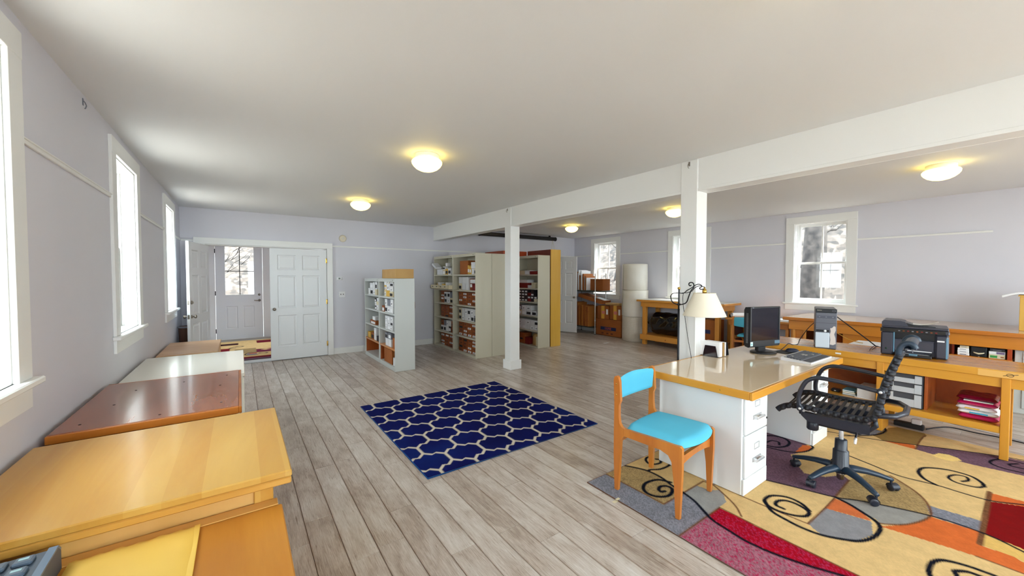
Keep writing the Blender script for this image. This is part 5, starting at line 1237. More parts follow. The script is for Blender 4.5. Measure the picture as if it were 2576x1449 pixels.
# --- black strap office chair
t = th('office_chair', 'black swivel office chair with strap seat between desk and bench', 'office chair', (3.535, .842, RZ), .10)
M_CH = mat('chair_plastic', (34, 38, 50), .34); M_CHB = mat('chair_base', (32, 50, 68), .36); M_STR = mat('bungee_strap', (22, 22, 28), .55)
mb = MB(); mb.lathe([(.03, .075), (.056, .082), (.058, .125), (.048, .135), (.046, .235), (.040, .24), (.037, .245), (.035, .315), (.030, .318)], 28); pt(t, 'column_sleeve', mb, M_CH, w=False)
mb = MB(); mb.cyl(.014, .31, .40, (0, 0), 18); pt(t, 'gas_lift', mb, M_CHROME, w=False)
mb = MB(); mb.lathe([(.012, .02), (.022, .03), (.022, .055), (.03, .076)], 14); pt(t, 'hub_pin', mb, M_NICKEL, w=False)
for k in range(5):
    a = math.radians(10.3 + 72 * k); c, s_ = math.cos(a), math.sin(a)
    prof = [(.03, .108, .036), (.08, .112, .031), (.15, .106, .026), (.22, .092, .022), (.275, .076, .019), (.296, .072, .015)]
    mb = MB(); mb.tube([(r * c, r * s_, z) for r, z, w in prof], [w for r, z, w in prof], 10, flat=.75)
    leg = pt(t, 'leg', mb, M_CHB, w=False)
    mb = MB(); mb.cyl(.007, .03, .074, (.288 * c, .288 * s_), 8); M0 = Matrix.Translation((.288 * c, .288 * s_, .0255)) @ Matrix.Rotation(a + 1.9 + k * .8, 4, 'Z')
    for o in (-.016, .016):
        w_ = MB(); w_.lathe([(.010, -.010), (.023, -.009), (.0255, -.005), (.0255, .005), (.023, .009), (.010, .010)], 18); w_.xf(M0 @ Matrix.Translation((.014, o, 0)) @ Matrix.Rotation(PI / 2, 4, 'X')); mb.add(w_.v, w_.f, 0, True)
    h_ = MB(); h_.grid(lambda u, v: (.014 + .029 * math.cos(PI * u), -.024 + .048 * v, .029 * math.sin(PI * u)), 12, 4); h_.xf(M0); mb.add(h_.v, h_.f, 0, True)
    pt(leg, 'caster', mb, M_CH, w=False)
mb = MB(); mb.box(-.075, .075, -.12, .13, .395, .455, .012); mb.prism([(-.17, .452), (.16, .452), (.20, .49), (.18, .512), (-.17, .512)], 0, -.205, -.165); mb.prism([(-.17, .452), (.16, .452), (.20, .49), (.18, .512), (-.17, .512)], 0, .165, .205); mb.box(-.17, .17, -.15, -.12, .455, .49, .006); mb.box(-.17, .17, .10, .135, .455, .49, .006); pt(t, 'tilt_mechanism', mb, M_CH, w=False)
mb = MB(); mb.lathe([(.030, .365), (.036, .372), (.036, .425), (.030, .43), (.012, .432), (.012, .46)], 14); mb.xf(Matrix.Translation((-.09, .15, 0))); pt(t, 'tension_knob', mb, M_CH, w=False)
mb = MB(); mb.tube([(-.05, -.09, .425), (-.16, -.10, .425), (-.24, -.105, .42)], .006, 8); pt(t, 'lever', mb, M_CH, w=False)
mb = MB(); mb.tube([(-.24, -.105, .42), (-.285, -.108, .40)], [.009, .007], 8); pt(t, 'lever_tip', mb, M_WHITE, w=False)
prof = [(-.305, 1.035), (-.285, .97), (-.262, .90), (-.235, .80), (-.218, .70), (-.205, .62), (-.185, .580), (-.15, .562), (-.05, .555), (.08, .556), (.18, .562), (.26, .552), (.31, .525), (.335, .50)]
SP = smooth(prof, 6)
for s in (-1, 1):
    mb = MB(); mb.tube([(s * (.238 - .045 * max(0, (z - .6) / .43)), y, z) for y, z in SP], .019, 10, flat=.62)
    pt(t, 'side_rail', mb, M_CH, w=False)
    mb = MB(); mb.tube([(s * .20, -.19, .565), (s * .20, -.20, .52), (s * .19, -.16, .470), (s * .17, -.10, .47)], .013, 8); pt(t, 'rear_bracket', mb, M_CH, w=False)
    mb = MB(); mb.tube([(s * .22, .20, .55), (s * .205, .20, .505), (s * .17, .17, .49)], .012, 8); pt(t, 'front_bracket', mb, M_CH, w=False)
    arm = [(-.222, .765), (-.19, .768), (-.08, .782), (.06, .792), (.11, .786), (.155, .757), (.185, .70), (.200, .64), (.200, .59), (.190, .562), (.182, .548)]
    mb = MB(); mb.tube([(s * .268, y, z) for y, z in smooth(arm, 6)], .0165, 10, flat=.85); pt(t, 'armrest', mb, M_CH, w=False)
    for y, z in ((-.222, .765), (.19, .556)):
        mb = MB(); mb.lathe([(.012, -.03), (.019, -.028), (.019, .026), (.010, .028)], 14); mb.xf(Matrix.Translation((s * .262, y, z)) @ Matrix.Rotation(PI / 2 * s, 4, 'Y')); mb.lathe([(.008, .027), (.008, .0295), (.001, .030)], 10) if 0 else None
        pt(t, 'arm_joint', mb, M_CH, w=False)
        mb = MB(); mb.lathe([(.009, .0), (.009, .0022), (.001, .003)], 10); mb.xf(Matrix.Translation((s * .2905, y, z)) @ Matrix.Rotation(PI / 2 * s, 4, 'Y')); pt(t, 'arm_bolt', mb, M_CHROME, w=False)
def strap_at(y, z, ang):
    mb = MB(); n = 12; hw = .240 - .045 * max(0, (z - .6) / .43)
    mb.grid(lambda u, v: ((2 * u - 1) * (hw + .012), (v - .5) * .019, -.010 * (1 - (2 * u - 1) ** 2) + .003), n, 1, sm=False)
    mb.grid(lambda u, v: ((1 - 2 * u) * (hw + .012), (v - .5) * .019, -.010 * (1 - (2 * u - 1) ** 2) - .001), n, 1, sm=False)
    for s in (-1, 1): mb.tube([(s * hw, -.011, -.004), (s * hw, .011, -.004)], .0200, 10, flat=.9)
    mb.xf(Matrix.Translation((0, y, z)) @ Matrix.Rotation(ang, 4, 'X')); return mb
tot = 0; last = None; acc = []
for i in range(len(SP) - 1):
    d = SP[i + 1] - SP[i]; L = float(np.hypot(*d)); acc.append((tot, tot + L, SP[i], d, math.atan2(d[1], d[0]))); tot += L
def at(sv):
    for a, b, p, d, an in acc:
        if a <= sv <= b: q = p + d * ((sv - a) / (b - a)); return q, an
sv = .05
while sv < tot - .02:
    q, an = at(sv)
    pt(t, 'strap', strap_at(q[0], q[1], an), M_STR, w=False); sv += .0385
hd = [(-.298, 1.015), (-.302, 1.05), (-.315, 1.078), (-.338, 1.09), (-.360, 1.082), (-.370, 1.06)]
HS = smooth(hd, 6)
mb = MB(); n_ = len(HS)
def head(u, v):
    k = min(n_ - 1, int(round(v * (n_ - 1)))); y, z = HS[k]; sx = 2 * u - 1
    return (.198 * sx, y, z - .02 * (abs(sx) ** 4))
mb.grid(head, 20, n_ - 1); mb.grid(lambda u, v: (lambda p: (p[0], p[1] + .016, p[2] - .022))(head(1 - u, v)), 20, n_ - 1)
for s in (-1, 1): mb.tube([(s * .194, y + .006, z - .012) for y, z in HS], .017, 8)
pt(t, 'headrest', mb, M_CHB, w=False)
mb = MB(); mb.tube([(-.238, -.205, .60), (-.20, -.28, .605), (-.08, -.325, .61), (.08, -.325, .61), (.20, -.28, .605), (.238, -.205, .60)], .017, 10); pt(t, 'back_support', mb, M_CH, w=False)

# --- lamp with scrolled arm
t = th('floor_lamp', 'black iron floor lamp with scrolled arm and cream shade', 'lamp', (3.40, 2.032, 0))
mb = MB(); mb.lathe([(.105, 0), (.11, .006), (.10, .018), (.03, .028), (.014, .04)], 28); pt(t, 'base', mb, M_IRON, w=False)
mb = MB(); mb.cyl(.0095, .03, 1.20, (0, 0), 12); mb.cyl(.007, 1.19, 1.385, (0, 0), 12); mb.lathe([(.012, 1.232), (.018, 1.238), (.018, 1.246), (.012, 1.252)], 12); pt(t, 'pole', mb, M_IRON, w=False)
mb = MB(); mb.lathe([(.006, 1.383), (.012, 1.388), (.014, 1.396), (.011, 1.405), (.001, 1.409)], 14); pt(t, 'finial', mb, M_BRASS, w=False)
scroll = [(2.116, 1.321), (2.110, 1.285), (2.088, 1.255), (2.03, 1.240), (1.992, 1.246), (1.965, 1.258), (1.948, 1.28), (1.935, 1.32), (1.913, 1.376), (1.893, 1.40), (1.886, 1.425), (1.893, 1.445), (1.908, 1.452), (1.924, 1.450), (1.934, 1.439), (1.930, 1.425), (1.920, 1.421), (1.911, 1.428)]
top = [(2.116, 1.321), (2.105, 1.336), (2.089, 1.345), (2.037, 1.351), (1.987, 1.350), (1.95, 1.378), (1.919, 1.395), (1.871, 1.428), (1.842, 1.437), (1.820, 1.430), (1.812, 1.416), (1.830, 1.404), (1.828, 1.394), (1.815, 1.390), (1.801, 1.393), (1.786, 1.402), (1.786, 1.412)]
low = [(2.0, 1.352), (1.95, 1.356), (1.905, 1.372), (1.88, 1.400), (1.85, 1.418), (1.822, 1.422), (1.80, 1.415), (1.786, 1.412)]
for nm, pts, r in (('scroll_arm', scroll, .0052), ('upper_arm', top, .004), ('lower_arm', low, .0032)):
    pt(t, nm, MB().tube([(3.40, y, z) for y, z in smooth(pts, 5)], r, 7), M_IRON)
mb = MB(); mb.lathe([(.008, 1.345), (.018, 1.350), (.018, 1.385), (.012, 1.392), (.006, 1.398), (.008, 1.408), (.001, 1.412)], 16, (3.40, 1.786, 0)); pt(t, 'socket', mb, M_BRASS)
mb = MB(); n_ = 40
mb.lathe([(.176, 1.155), (.172, 1.168), (.092, 1.352), (.092, 1.358)], n_, (3.40, 1.786, 0), cap=False); mb.lathe([(.088, 1.356), (.089, 1.352), (.169, 1.168), (.173, 1.156)], n_, (3.40, 1.786, 0), cap=False)
M_SHADE = mat('shade_linen', (236, 226, 204), .8)
pt(t, 'shade', mb, M_SHADE)
mb = MB()
for z, r in ((1.156, .1755), (1.357, .091)): mb.tube([(3.40 + r * math.cos(2 * PI * k / 40), 1.786 + r * math.sin(2 * PI * k / 40), z) for k in range(40)], .003, 6, True)
pt(t, 'shade_trim', mb, M_SHADE)
mb = MB()
for k in range(3):
    a = 2 * PI * k / 3; mb.tube([(3.40, 1.786, 1.352), (3.40 + .09 * math.cos(a), 1.786 + .09 * math.sin(a), 1.355)], .002, 5)
pt(t, 'shade_spider', mb, M_BRASS)
pt(t, 'cord', MB().tube([(3.40, y, z) for y, z in smooth([(1.987, 1.35), (1.993, 1.302), (1.985, 1.22), (1.971, 1.137), (1.938, .939), (1.91, .80), (1.902, .7485)], 5)], .0028, 6), M_INK)

# --- things on the desk
DZ = .7462
t = th('letter_holder', 'black plastic letter holder full of white envelopes on the desk', 'letter holder', (3.73, 1.85, DZ))
M_LH = mat('smoked_plastic', (34, 24, 30), .12)
mb = MB(); mb.box(3.625, 3.84, 1.775, 1.915, DZ, DZ + .005, .001); pt(t, 'base', mb, M_LH)
def plate(x, th_=.004, h=.105, w0=.14, w1=.098): return MB().prism([(1.845 - w0 / 2, DZ + .004), (1.845 + w0 / 2, DZ + .004), (1.845 + w1 / 2, DZ + h), (1.845 - w1 / 2, DZ + h)], 0, x, x + th_)
pt(t, 'front_plate', plate(3.628), M_LH); pt(t, 'divider', plate(3.73), M_LH); pt(t, 'rear_plate', plate(3.832, h=.125, w0=.15, w1=.12), M_BLACK)
x = 3.64
for k, (w, m, lab, y0, y1, h) in enumerate([(.05, M_PAPER, 'thick pack of white envelopes in the letter holder', 1.762, 1.95, .137), (.012, M_NAVY, 'navy blue envelope jutting left in the letter holder', 1.80, 1.985, .135), (.012, M_CARD2, 'tan envelope in the letter holder', 1.758, 1.93, .13), (.014, M_PAPER, 'last white envelope behind the tan one in the letter holder', 1.756, 1.93, .132)]):
    e = th('envelope', lab, 'envelope', (x + w / 2, (y0 + y1) / 2, DZ + .0055), 0)
    if x < 3.73 < x + w + .001: x = 3.735; e.location.x = x + w / 2
    L = (y1 - y0) / 2; pt(e, 'paper', MB().box(-w / 2, w / 2, -L, L, 0, h, .001), m, w=False); pt(e, 'flap', MB().prism([(-L * .98, h - .002), (0, h - .06), (L * .98, h - .002)], 0, w / 2 - .0002, w / 2 + .0004), m, w=False); x += w + .003
t = th('monitor', 'black flat panel monitor standing on the desk', 'monitor', (4.262, 1.655, DZ), math.atan2(-.115, .39))
mb = MB(); mb.lathe([(.12, 0), (.128, .003), (.128, .010), (.12, .016), (.05, .019)], 36); mb.v = [(a, b * .82 - .02, c) for a, b, c in mb.v]; pt(t, 'base', mb, M_BLACK, w=False)
mb = MB(); mb.box(-.05, .05, -.01, .035, .014, .14, .006); pt(t, 'neck', mb, M_BLACK, w=False)
mb = MB(); mb.prism([(-.035, .068), (-.018, .060), (.018, .07), (.030, .11), (.030, .43), (.016, .458), (-.030, .462), (-.035, .458)], 0, -.203, .203); pt(t, 'housing', mb, M_BLACK, w=False)
pt(t, 'screen', MB().box(-.186, .186, -.0362, -.034, .128, .448, 0), mat('dark_screen', (16, 20, 34), .12, coat=.3), w=False)
mb = MB()
for (a, b, e, g) in ((-.203, -.186, .075, .46), (.186, .203, .075, .46), (-.186, .186, .448, .46), (-.186, .186, .075, .128)): mb.box(a, b, -.041, -.034, e, g, .002)
pt(t, 'bezel', mb, M_BLACK, w=False)
mb = MB()
for k in range(26): mb.box(-.2042, -.2025, -.018, .004, .105 + k * .0115, .112 + k * .0115)
pt(t, 'speaker_slots', mb, mat('slot_grey', (110, 112, 116), .5), w=False)
pt(t, 'energy_sticker', MB().box(-.200, -.168, -.0420, -.0408, .070 + .008, .118, 0), mat('pale_cyan', (206, 238, 240), .5), w=False); pt(t, 'sticker_print', MB().box(-.190, -.178, -.0425, -.0418, .086, .104, 0), mat('cyan_print', (90, 170, 180), .5), w=False)
pt(t, 'label_plate', MB().box(.128, .199, -.0420, -.0408, .088, .120, 0), mat('steel_blue', (92, 124, 146), .4), w=False)
pt(t, 'badge', MB().box(-.178, -.160, -.0416, -.0408, .449, .457, 0), M_BOXG, w=False)
t = th('mouse_pad', 'black mouse pad on the desk beside the monitor', 'mouse pad', (4.455, 1.50, DZ)); mb = MB(); mb.box(-.10, .10, -.095, .095, 0, .003, .001); mb.xf(Matrix.Rotation(-.06, 4, 'Z')); pt(t, 'pad', mb, M_BLACK2, w=False)
pt(t, 'pad_edge', MB().tube([(-.1, -.095, .0015), (.1, -.095, .0015), (.1, .095, .0015), (-.1, .095, .0015)], .0016, 5, True).xf(Matrix.Rotation(-.06, 4, 'Z')), M_BLACK, w=False)
t = th('mouse', 'dark blue computer mouse on the pad', 'mouse', (4.52, 1.475, DZ + .0035), .4)
mb = MB(); mb.grid(lambda u, v: (.033 * math.cos(2 * PI * u) * math.sin(PI / 2 * (1 - v)) ** .7 if v < 1 else 0, .058 * math.sin(2 * PI * u) * math.sin(PI / 2 * (1 - v)) ** .7 if v < 1 else 0, .036 * math.sin(PI / 2 * v)), 24, 8); pt(t, 'shell', mb, mat('mouse_blue', (24, 32, 58), .35), w=False)
pt(t, 'wheel', MB().cyl(.006, -.003, .003, (0, 0), 10).xf(Matrix.Translation((0, .034, .028)) @ Matrix.Rotation(PI / 2, 4, 'Y')), M_BLACK, w=False)
pt(t, 'cable', MB().tube(smooth([(0, .055, .01), (.0, .09, .004), (-.05, .13, .003), (-.02, .2, .003), (.03, .24, .003)], 5), .002, 5), M_INK, w=False)
t = th('keyboard', 'white edged keyboard with dark keys on the desk by the monitor', 'keyboard', (4.25, 1.275, DZ), -.02)
mb = MB(); mb.prism([(-.115, .0), (.115, .0), (.115, .032), (-.115, .014)], 0, -.25, .25); pt(t, 'case', mb, mat('kb_white', (214, 214, 218), .4), w=False)
mb = MB(); mb.prism([(-.108, .0148), (-.045, .0197), (-.045, .0212), (-.108, .0163)], 0, -.235, .235); pt(t, 'palm_rest', mb, mat('kb_palm', (66, 68, 76), .5), w=False)
KD, KL = mat('kb_dark_key', (78, 80, 88), .45), mat('kb_light_key', (176, 172, 164), .45)
for r in range(6):
    for c in range(18):
        x = -.228 + c * .0268; y = -.032 + r * .0235; z = .0205 + (y + .045) * .078
        if r == 0 and 4 <= c <= 8:
            if c != 4: continue
            pt(t, 'key', MB().box(x - .011, x + 4 * .0268 + .011, y - .009, y + .009, z, z + .008, .002), KD, w=False); continue
        pt(t, 'key', MB().box(x - .011, x + .011, y - .009, y + .009, z, z + .008, .002), KL if (r, c) in ((5, 0), (4, 3), (3, 9), (2, 9), (2, 10), (1, 13), (3, 10)) else KD, w=False)
t = th('reflection_patch', 'white patch painted for a reflection on the desk by the keyboard', 'paper', (4.525, 1.24, DZ - .0004)); pt(t, 'sheet', MB().box(-.02, .03, -.10, .06, 0, .0007), M_PAPER, w=False)  # thin white sheet paints in a reflection on the desk top

# --- honey bench beside the desk
t = th('workbench', 'long honey wood bench carrying computer tower and printer', 'workbench', (5.34, .9, 0))
YB0, YB1 = -.34, 1.985
pt(t, 'top', bx(5.055, 5.665, YB0, YB1, .70, .7405, c=.002), WD_BT); pt(t, 'front_edge', bx(5.03, 5.056, YB0, YB1, .678, .742, c=.006), WD_B)
pt(t, 'apron', bx(5.048, 5.072, YB0 + .03, YB1 - .03, .60, .70, c=.003), WD_B); pt(t, 'back_panel', bx(5.60, 5.62, .16, YB1 - .04, .276, .70), WD_OR)
for y0, y1, x1, zz in ((.895, .946, 5.29, RZ), (.150, .198, 5.12, RZ), (1.90, 1.948, 5.29, RZ), (-.31, -.262, 5.12, RZ)): pt(t, 'leg', bx(5.036, x1, y0, y1, zz, .70, c=.003), WD_BZ)
for y0 in (.895, .15, 1.90): pt(t, 'leg', bx(5.56, 5.60, y0, y0 + .05, 0, .70, c=.003), WD_BZ)
pt(t, 'shelf', bx(5.040, 5.60, .198, .895, .222, .277, c=.003), WD_B); pt(t, 'shelf', bx(5.040, 5.60, .946, 1.90, .222, .277, c=.003), WD_B)
pt(t, 'divider', bx(5.13, 5.60, .615, .637, .277, .70, c=.002), WD_OR)
pt(t, 'worn_patch', MB().box(5.0288, 5.0305, .02, .32, .683, .735), mat('bare_wood', (224, 174, 92), .6)); 
mb = MB(); mb.tube([(5.0284, .155 + .018 * math.cos(a), .71 + .012 * math.sin(a)) for a in [k * .6 for k in range(11)]], .0018, 5); mb.tube([(5.0284, .19, .70), (5.0284, .115, .722)], .0018, 5); pt(t, 'pen_mark', mb, M_INK)
pt(t, 'paint_spot', MB().box(5.0288, 5.0302, 1.215, 1.262, .705, .72), M_PAPER)
BZ = .7412
t = th('computer_tower', 'dark grey computer tower with silver front panel on the bench', 'computer', (5.05, 1.35, BZ), .31)
M_PC = mat('pc_grey', (96, 98, 108), .42); w = .088
pt(t, 'case', MB().box(.012, .42, -w, w, .006, .424, .006), M_PC, w=False); pt(t, 'front_fascia', MB().box(0, .014, -w, w, .002, .385, .005), M_PC, w=False)
pt(t, 'top_band', MB().box(-.002, .013, -w, w, .383, .424, .004), M_BLACK, w=False); pt(t, 'drive_door', MB().box(-.003, .002, -w + .012, w - .012, .325, .352, .002), mat('pc_drive', (76, 80, 92), .35), w=False)
for y in (-.055, 0, .055): pt(t, 'drive_button', MB().box(-.005, -.002, y - .006, y + .006, .334, .342, .001), M_BOXG, w=False)
pt(t, 'panel_seam', MB().box(-.001, .001, -w + .002, w - .002, .272, .274).box(-.001, .001, -w + .06, w - .002, .215, .217), M_INK, w=False)
pt(t, 'port_bay', MB().box(-.0015, .002, -.028, w - .006, .178, .202, .001), M_BLACK2, w=False); pt(t, 'power_button', MB().lathe([(.012, 0), (.012, .003), (.008, .005), (.001, .0055)], 16).xf(Matrix.Translation((-.0015, .006, .190)) @ Matrix.Rotation(-PI / 2, 4, 'Y')), M_WHITE, w=False)
pt(t, 'silver_panel', MB().box(-.007, .004, -.030, w - .001, .012, .172, .006), mat('silver_panel', (196, 206, 216), .35), w=False)
mb = MB(); mb.prism([(-.034, .05), (-.038, .10), (-.032, .15), (-.04, .19), (-.034, .22), (-.05, .225), (-.064, .245), (-.078, .24), (-.08, .20), (-.068, .16), (-.078, .12), (-.082, .06), (-.06, .045)], 0, -.0016, .0002); pt(t, 'torn_sticker', mb, mat('torn_paper', (206, 196, 190), .8), w=False)
textmesh('lenovo', .014, face_negx(-.0026, .056, .408), t, 'lettering', M_BOXC)
mb = MB(); mb.tube([(-.0025, -.062 + .013 * math.cos(2 * PI * k / 20), .404 + .008 * math.sin(2 * PI * k / 20)) for k in range(20)], .0012, 5, True); pt(t, 'ring_mark', mb, M_BOXG, w=False)
# printer
t = th('printer', 'black multifunction printer with paper in its tray on the bench', 'printer', (5.215, .726, BZ), .127)
M_PR = mat('printer_grey', (56, 56, 68), .38); M_PRB = mat('printer_black', (16, 16, 20), .3); M_PRL = mat('printer_blue', (96, 140, 166), .35)
pt(t, 'body', MB().box(.06, .38, -.222, .222, 0, .225, .006).box(0, .08, .135, .224, 0, .225, .010).box(0, .08, -.224, -.135, 0, .225, .016), M_PR, w=False)
pt(t, 'front_door', MB().box(.012, .062, -.134, .134, .052, .152, .006), M_PR, w=False); pt(t, 'output_bay', MB().box(.058, .064, -.134, .134, .152, .225), M_PRB, w=False); pt(t, 'bay_ledge', MB().box(.014, .06, -.134, .134, .146, .158, .003), M_PR, w=False)
pt(t, 'trim_strip', MB().box(.002, .02, .128, .137, .03, .222, .001).box(-.0012, .004, -.216, -.205, .01, .2, .001), M_PRL, w=False)
pt(t, 'paper_tray', MB().box(-.055, .062, -.118, .118, .004, .012, .002).box(-.057, -.051, -.118, .118, .004, .030, .002).box(-.055, .06, .112, .118, .004, .030).box(-.055, .06, -.118, -.112, .004, .030), M_PRB, w=False)
pt(t, 'tray_paper', MB().box(-.048, .06, -.105, .105, .013, .021, .001), M_PAPER, w=False); pt(t, 'tray_latch', MB().box(-.0585, -.045, -.028, .028, .018, .033, .002), M_PRL, w=False); pt(t, 'manual_slot', MB().box(.004, .06, -.12, .12, .052, .060, .002), M_WHITE, w=False)
pt(t, 'scanner', MB().box(-.006, .38, -.226, .226, .225, .262, .008), M_PR, w=False)
mb = MB(); mb.prism([(-.02, .228), (-.004, .226), (-.002, .262), (-.010, .262)], 1, -.2, .228); pt(t, 'control_panel', mb, M_PRB, w=False)
for k in range(9): pt(t, 'control_key', MB().box(-.0195, -.012, .09 - k * .03, .104 - k * .03, .238, .248, .001), [M_BOXG, M_BROWN, M_BOXR][k % 3], w=False)
pt(t, 'lid', MB().box(.0, .378, -.222, .222, .263, .286, .008), M_PR, w=False)
mb = MB(); mb.prism([(.222, .286), (.222, .318), (.205, .334), (.09, .334), (.06, .325), (.04, .286)], 0, .03, .30); pt(t, 'document_feeder', mb, M_PR, w=False)
mb = MB(); mb.prism([(.06, .288), (.06, .318), (-.0, .30), (-.14, .292), (-.14, .287)], 0, .06, .28); pt(t, 'feeder_tray', mb, M_PRB, w=False)
mb = MB(); mb.grid(lambda u, v: (.09 + .16 * u, .03 - .19 * v, .306 - .012 * math.sin(PI * v * .9) + .03 * v * v), 4, 12); mb.grid(lambda u, v: (.25 - .16 * u, .03 - .19 * v, .3052 - .012 * math.sin(PI * v * .9) + .03 * v * v), 4, 12); pt(t, 'feeder_paper', mb, M_BOXW, w=False)
pt(t, 'status_label', MB().box(-.0012, .002, -.196, -.150, .160, .174), M_WHITE, w=False); pt(t, 'green_button', MB().cyl(.009, 0, .003, (0, 0), 12).xf(Matrix.Translation((-.0015, .185, .06)) @ Matrix.Rotation(-PI / 2, 4, 'Y')), mat('green_button', (14, 50, 34), .3), w=False)
lg = MB(); lg.box(.0095, .0125, -.012, .020, .113, .127, .003); pt(t, 'badge', lg, M_CHROME, w=False)
textmesh('hp', .013, face_negx(.0088, .004, .1205), t, 'lettering', M_INK)
pt(t, 'cable', MB().tube(smooth([(.10, .226, .05), (.08, .27, .06), (.08, .30, .03), (.11, .31, .004)], 5), .003, 6).tube(smooth([(.16, .226, .04), (.15, .26, .045), (.16, .30, .004)], 5), .003, 6), M_INK, w=False)
def cable(lab, pts, r=.004, m=None): solo('cable', lab, 'cable', MB().tube(smooth(pts, 6), r, 6), m or M_INK)
cable('black cable running left from the tower to the mouse', [(5.53, 1.56, 1.0), (5.48, 1.63, .90), (5.32, 1.66, .78), (5.12, 1.62, .7455), (5.02, 1.64, .746), (4.86, 1.62, .78), (4.70, 1.60, .765), (4.56, 1.585, .7495)])
cable('thick black cable slanting down behind the tower', [(5.53, 1.38, 1.05), (5.58, 1.28, .95), (5.62, 1.12, .80), (5.60, 1.06, .752)], .006)
cable('yellow cable behind the tower', [(5.53, 1.37, .86), (5.57, 1.28, .80), (5.60, 1.205, .775), (5.61, 1.17, .772)], .004, M_BOXY)
# drawers and things on the bench shelves
t = th('plastic_organizer', 'three tier translucent plastic drawer unit on the bench shelf', 'organizer', (5.10, .765, .278))
M_PLA = mat('frosted_plastic', (204, 209, 216), .3, trans=.15); M_FRM = mat('drawer_frame', (70, 72, 80), .45)
mb = MB()
for z in (0, .128, .222, .306): mb.box(0, .32, -.122, .122, z, z + .006, .001)
for y in (-.122, .118): mb.box(.0, .32, y, y + .004, 0, .31)
mb.box(.315, .32, -.12, .12, 0, .31); pt(t, 'frame', mb, M_FRM, w=False)
for z0, z1 in ((.008, .126), (.136, .220), (.230, .304)):
    mb = MB(); h = z1 - z0
    mb.box(-.006, .004, -.116, -.07, z0, z1, .002); mb.box(-.006, .004, .07, .116, z0, z1, .002); mb.box(-.006, .004, -.07, .07, z0, z0 + h * .60, .002); mb.box(.004, .30, -.116, .116, z0, z0 + .004); mb.box(.004, .30, -.116, -.113, z0, z1 - .01); mb.box(.004, .30, .113, .116, z0, z1 - .01)
    d = pt(t, 'drawer', mb, M_PLA, w=False); pt(d, 'handle_recess', MB().box(.006, .010, -.07, .07, z0 + h * .58, z1), M_FRM, w=False)
M_PINKP = mat('magenta_pack', (196, 24, 92), .25, spec=.7, bump=.2, bscale=25); M_MAR = mat('maroon_pack', (112, 8, 36), .22, spec=.7, bump=.2, bscale=25)
zz = .2785
for k, (h, m, x, y0, y1, lab) in enumerate([(.045, M_PINKP, 5.09, .205, .425, 'magenta plastic pack at the bottom of the pile on the bench shelf'), (.034, M_PAPER, 5.08, .205, .43, 'white plastic pack with a blue label in the pile'), (.036, M_PAPER, 5.075, .215, .44, 'crumpled white pack with a yellow label in the pile'), (.040, M_PINKP, 5.085, .21, .435, 'magenta pack above the white ones in the pile'), (.045, M_MAR, 5.09, .212, .44, 'maroon plastic pack on top of the pile')]):
    g = th('plastic_pack', lab, 'plastic pack', (x, (y0 + y1) / 2, zz), 0); L = (y1 - y0) / 2; D_ = .30
    def pk(u, v, top, L=L, h=h, k=k):
        sx, sy_ = 2 * u - 1, 2 * v - 1; e = min(1, (1 - abs(sx)) * 5) ** .5 * min(1, (1 - abs(sy_)) * 5) ** .5
        return (D_ / 2 + D_ / 2 * sx, L * sy_, h * .5 + (1 if top else -1) * (h * .5 - .001) * (e if not top else e * (1 + .12 * math.sin(9 * sx + k) * math.sin(7 * sy_ + 2 * k)) * .92) if True else 0)
    mb = MB(); mb.grid(lambda u, v: pk(u, v, True), 16, 20); mb.grid(lambda u, v: pk(1 - u, v, False), 16, 20); pt(g, 'wrapper', mb, m, w=False)
    if k == 1: pt(g, 'label', MB().box(-.0035, .03, -.055, .045, h * .38, h * .66), mat('blue_label', (40, 150, 190), .5), w=False)
    if k == 2: pt(g, 'label', MB().box(-.0035, .03, -.02, .06, h * .36, h * .66), M_BOXY, w=False)
    if k == 4: pt(g, 'card', MB().box(-.02, .02, -.09, .07, h * .10, h * .16), M_PAPER, w=False)
    zz += h + .001
t = th('card_box', 'white box with a black clip on the bench shelf', 'box', (5.10, 1.03, .2782)); pt(t, 'carton', MB().box(0, .25, -.07, .07, 0, .115, .003), M_BOXW, w=False); pt(t, 'clip', MB().box(-.004, .02, -.02, .035, .092, .118, .002), M_BLACK, w=False)
pt(t, 'lid_edge', MB().box(-.012, .0, -.075, .085, 0, .008, .001), M_PAPER, w=False)
for k, (c_, h) in enumerate((('blue_book', (80, 150, 176)), ('yellow_book', (206, 190, 120)), ('teal_book', (96, 160, 180)))):
    g = th('book', ['bottom blue book of the small pile on the bench shelf', 'middle yellow book of the small pile on the bench shelf', 'top teal book of the small pile on the bench shelf'][k], 'book', (5.12, 1.165, .2783 + k * .017)); pt(g, 'cover', MB().box(0, .17, -.055 + .006 * k, .055, 0, .0025).box(0, .17, -.055 + .006 * k, .055, .0135, .016).box(.166, .17, -.055 + .006 * k, .055, 0, .016), mat(c_, h, .5), w=False); pt(g, 'pages', MB().box(.003, .166, -.051 + .006 * k, .052, .0025, .0135), M_PAPER, w=False)
t = th('eyeglasses_case', 'small black case at the left on the bench shelf', 'case', (5.14, 1.285, .2783)); pt(t, 'shell', MB().box(0, .07, -.04, .04, 0, .035, .012), M_BLACK, w=False); pt(t, 'clasp', MB().box(-.002, .002, -.008, .008, .012, .022, .001), M_CHROME, w=False)
t = th('power_adapter', 'black power strip with white plug on the floor under the bench', 'power strip', (5.42, .765, .0)); pt(t, 'strip', MB().box(-.03, .03, -.10, .11, .001, .05, .006), M_BLACK2, w=False); pt(t, 'plug', MB().box(-.028, .02, -.085, -.015, .051, .10, .006), M_WHITE, w=False)
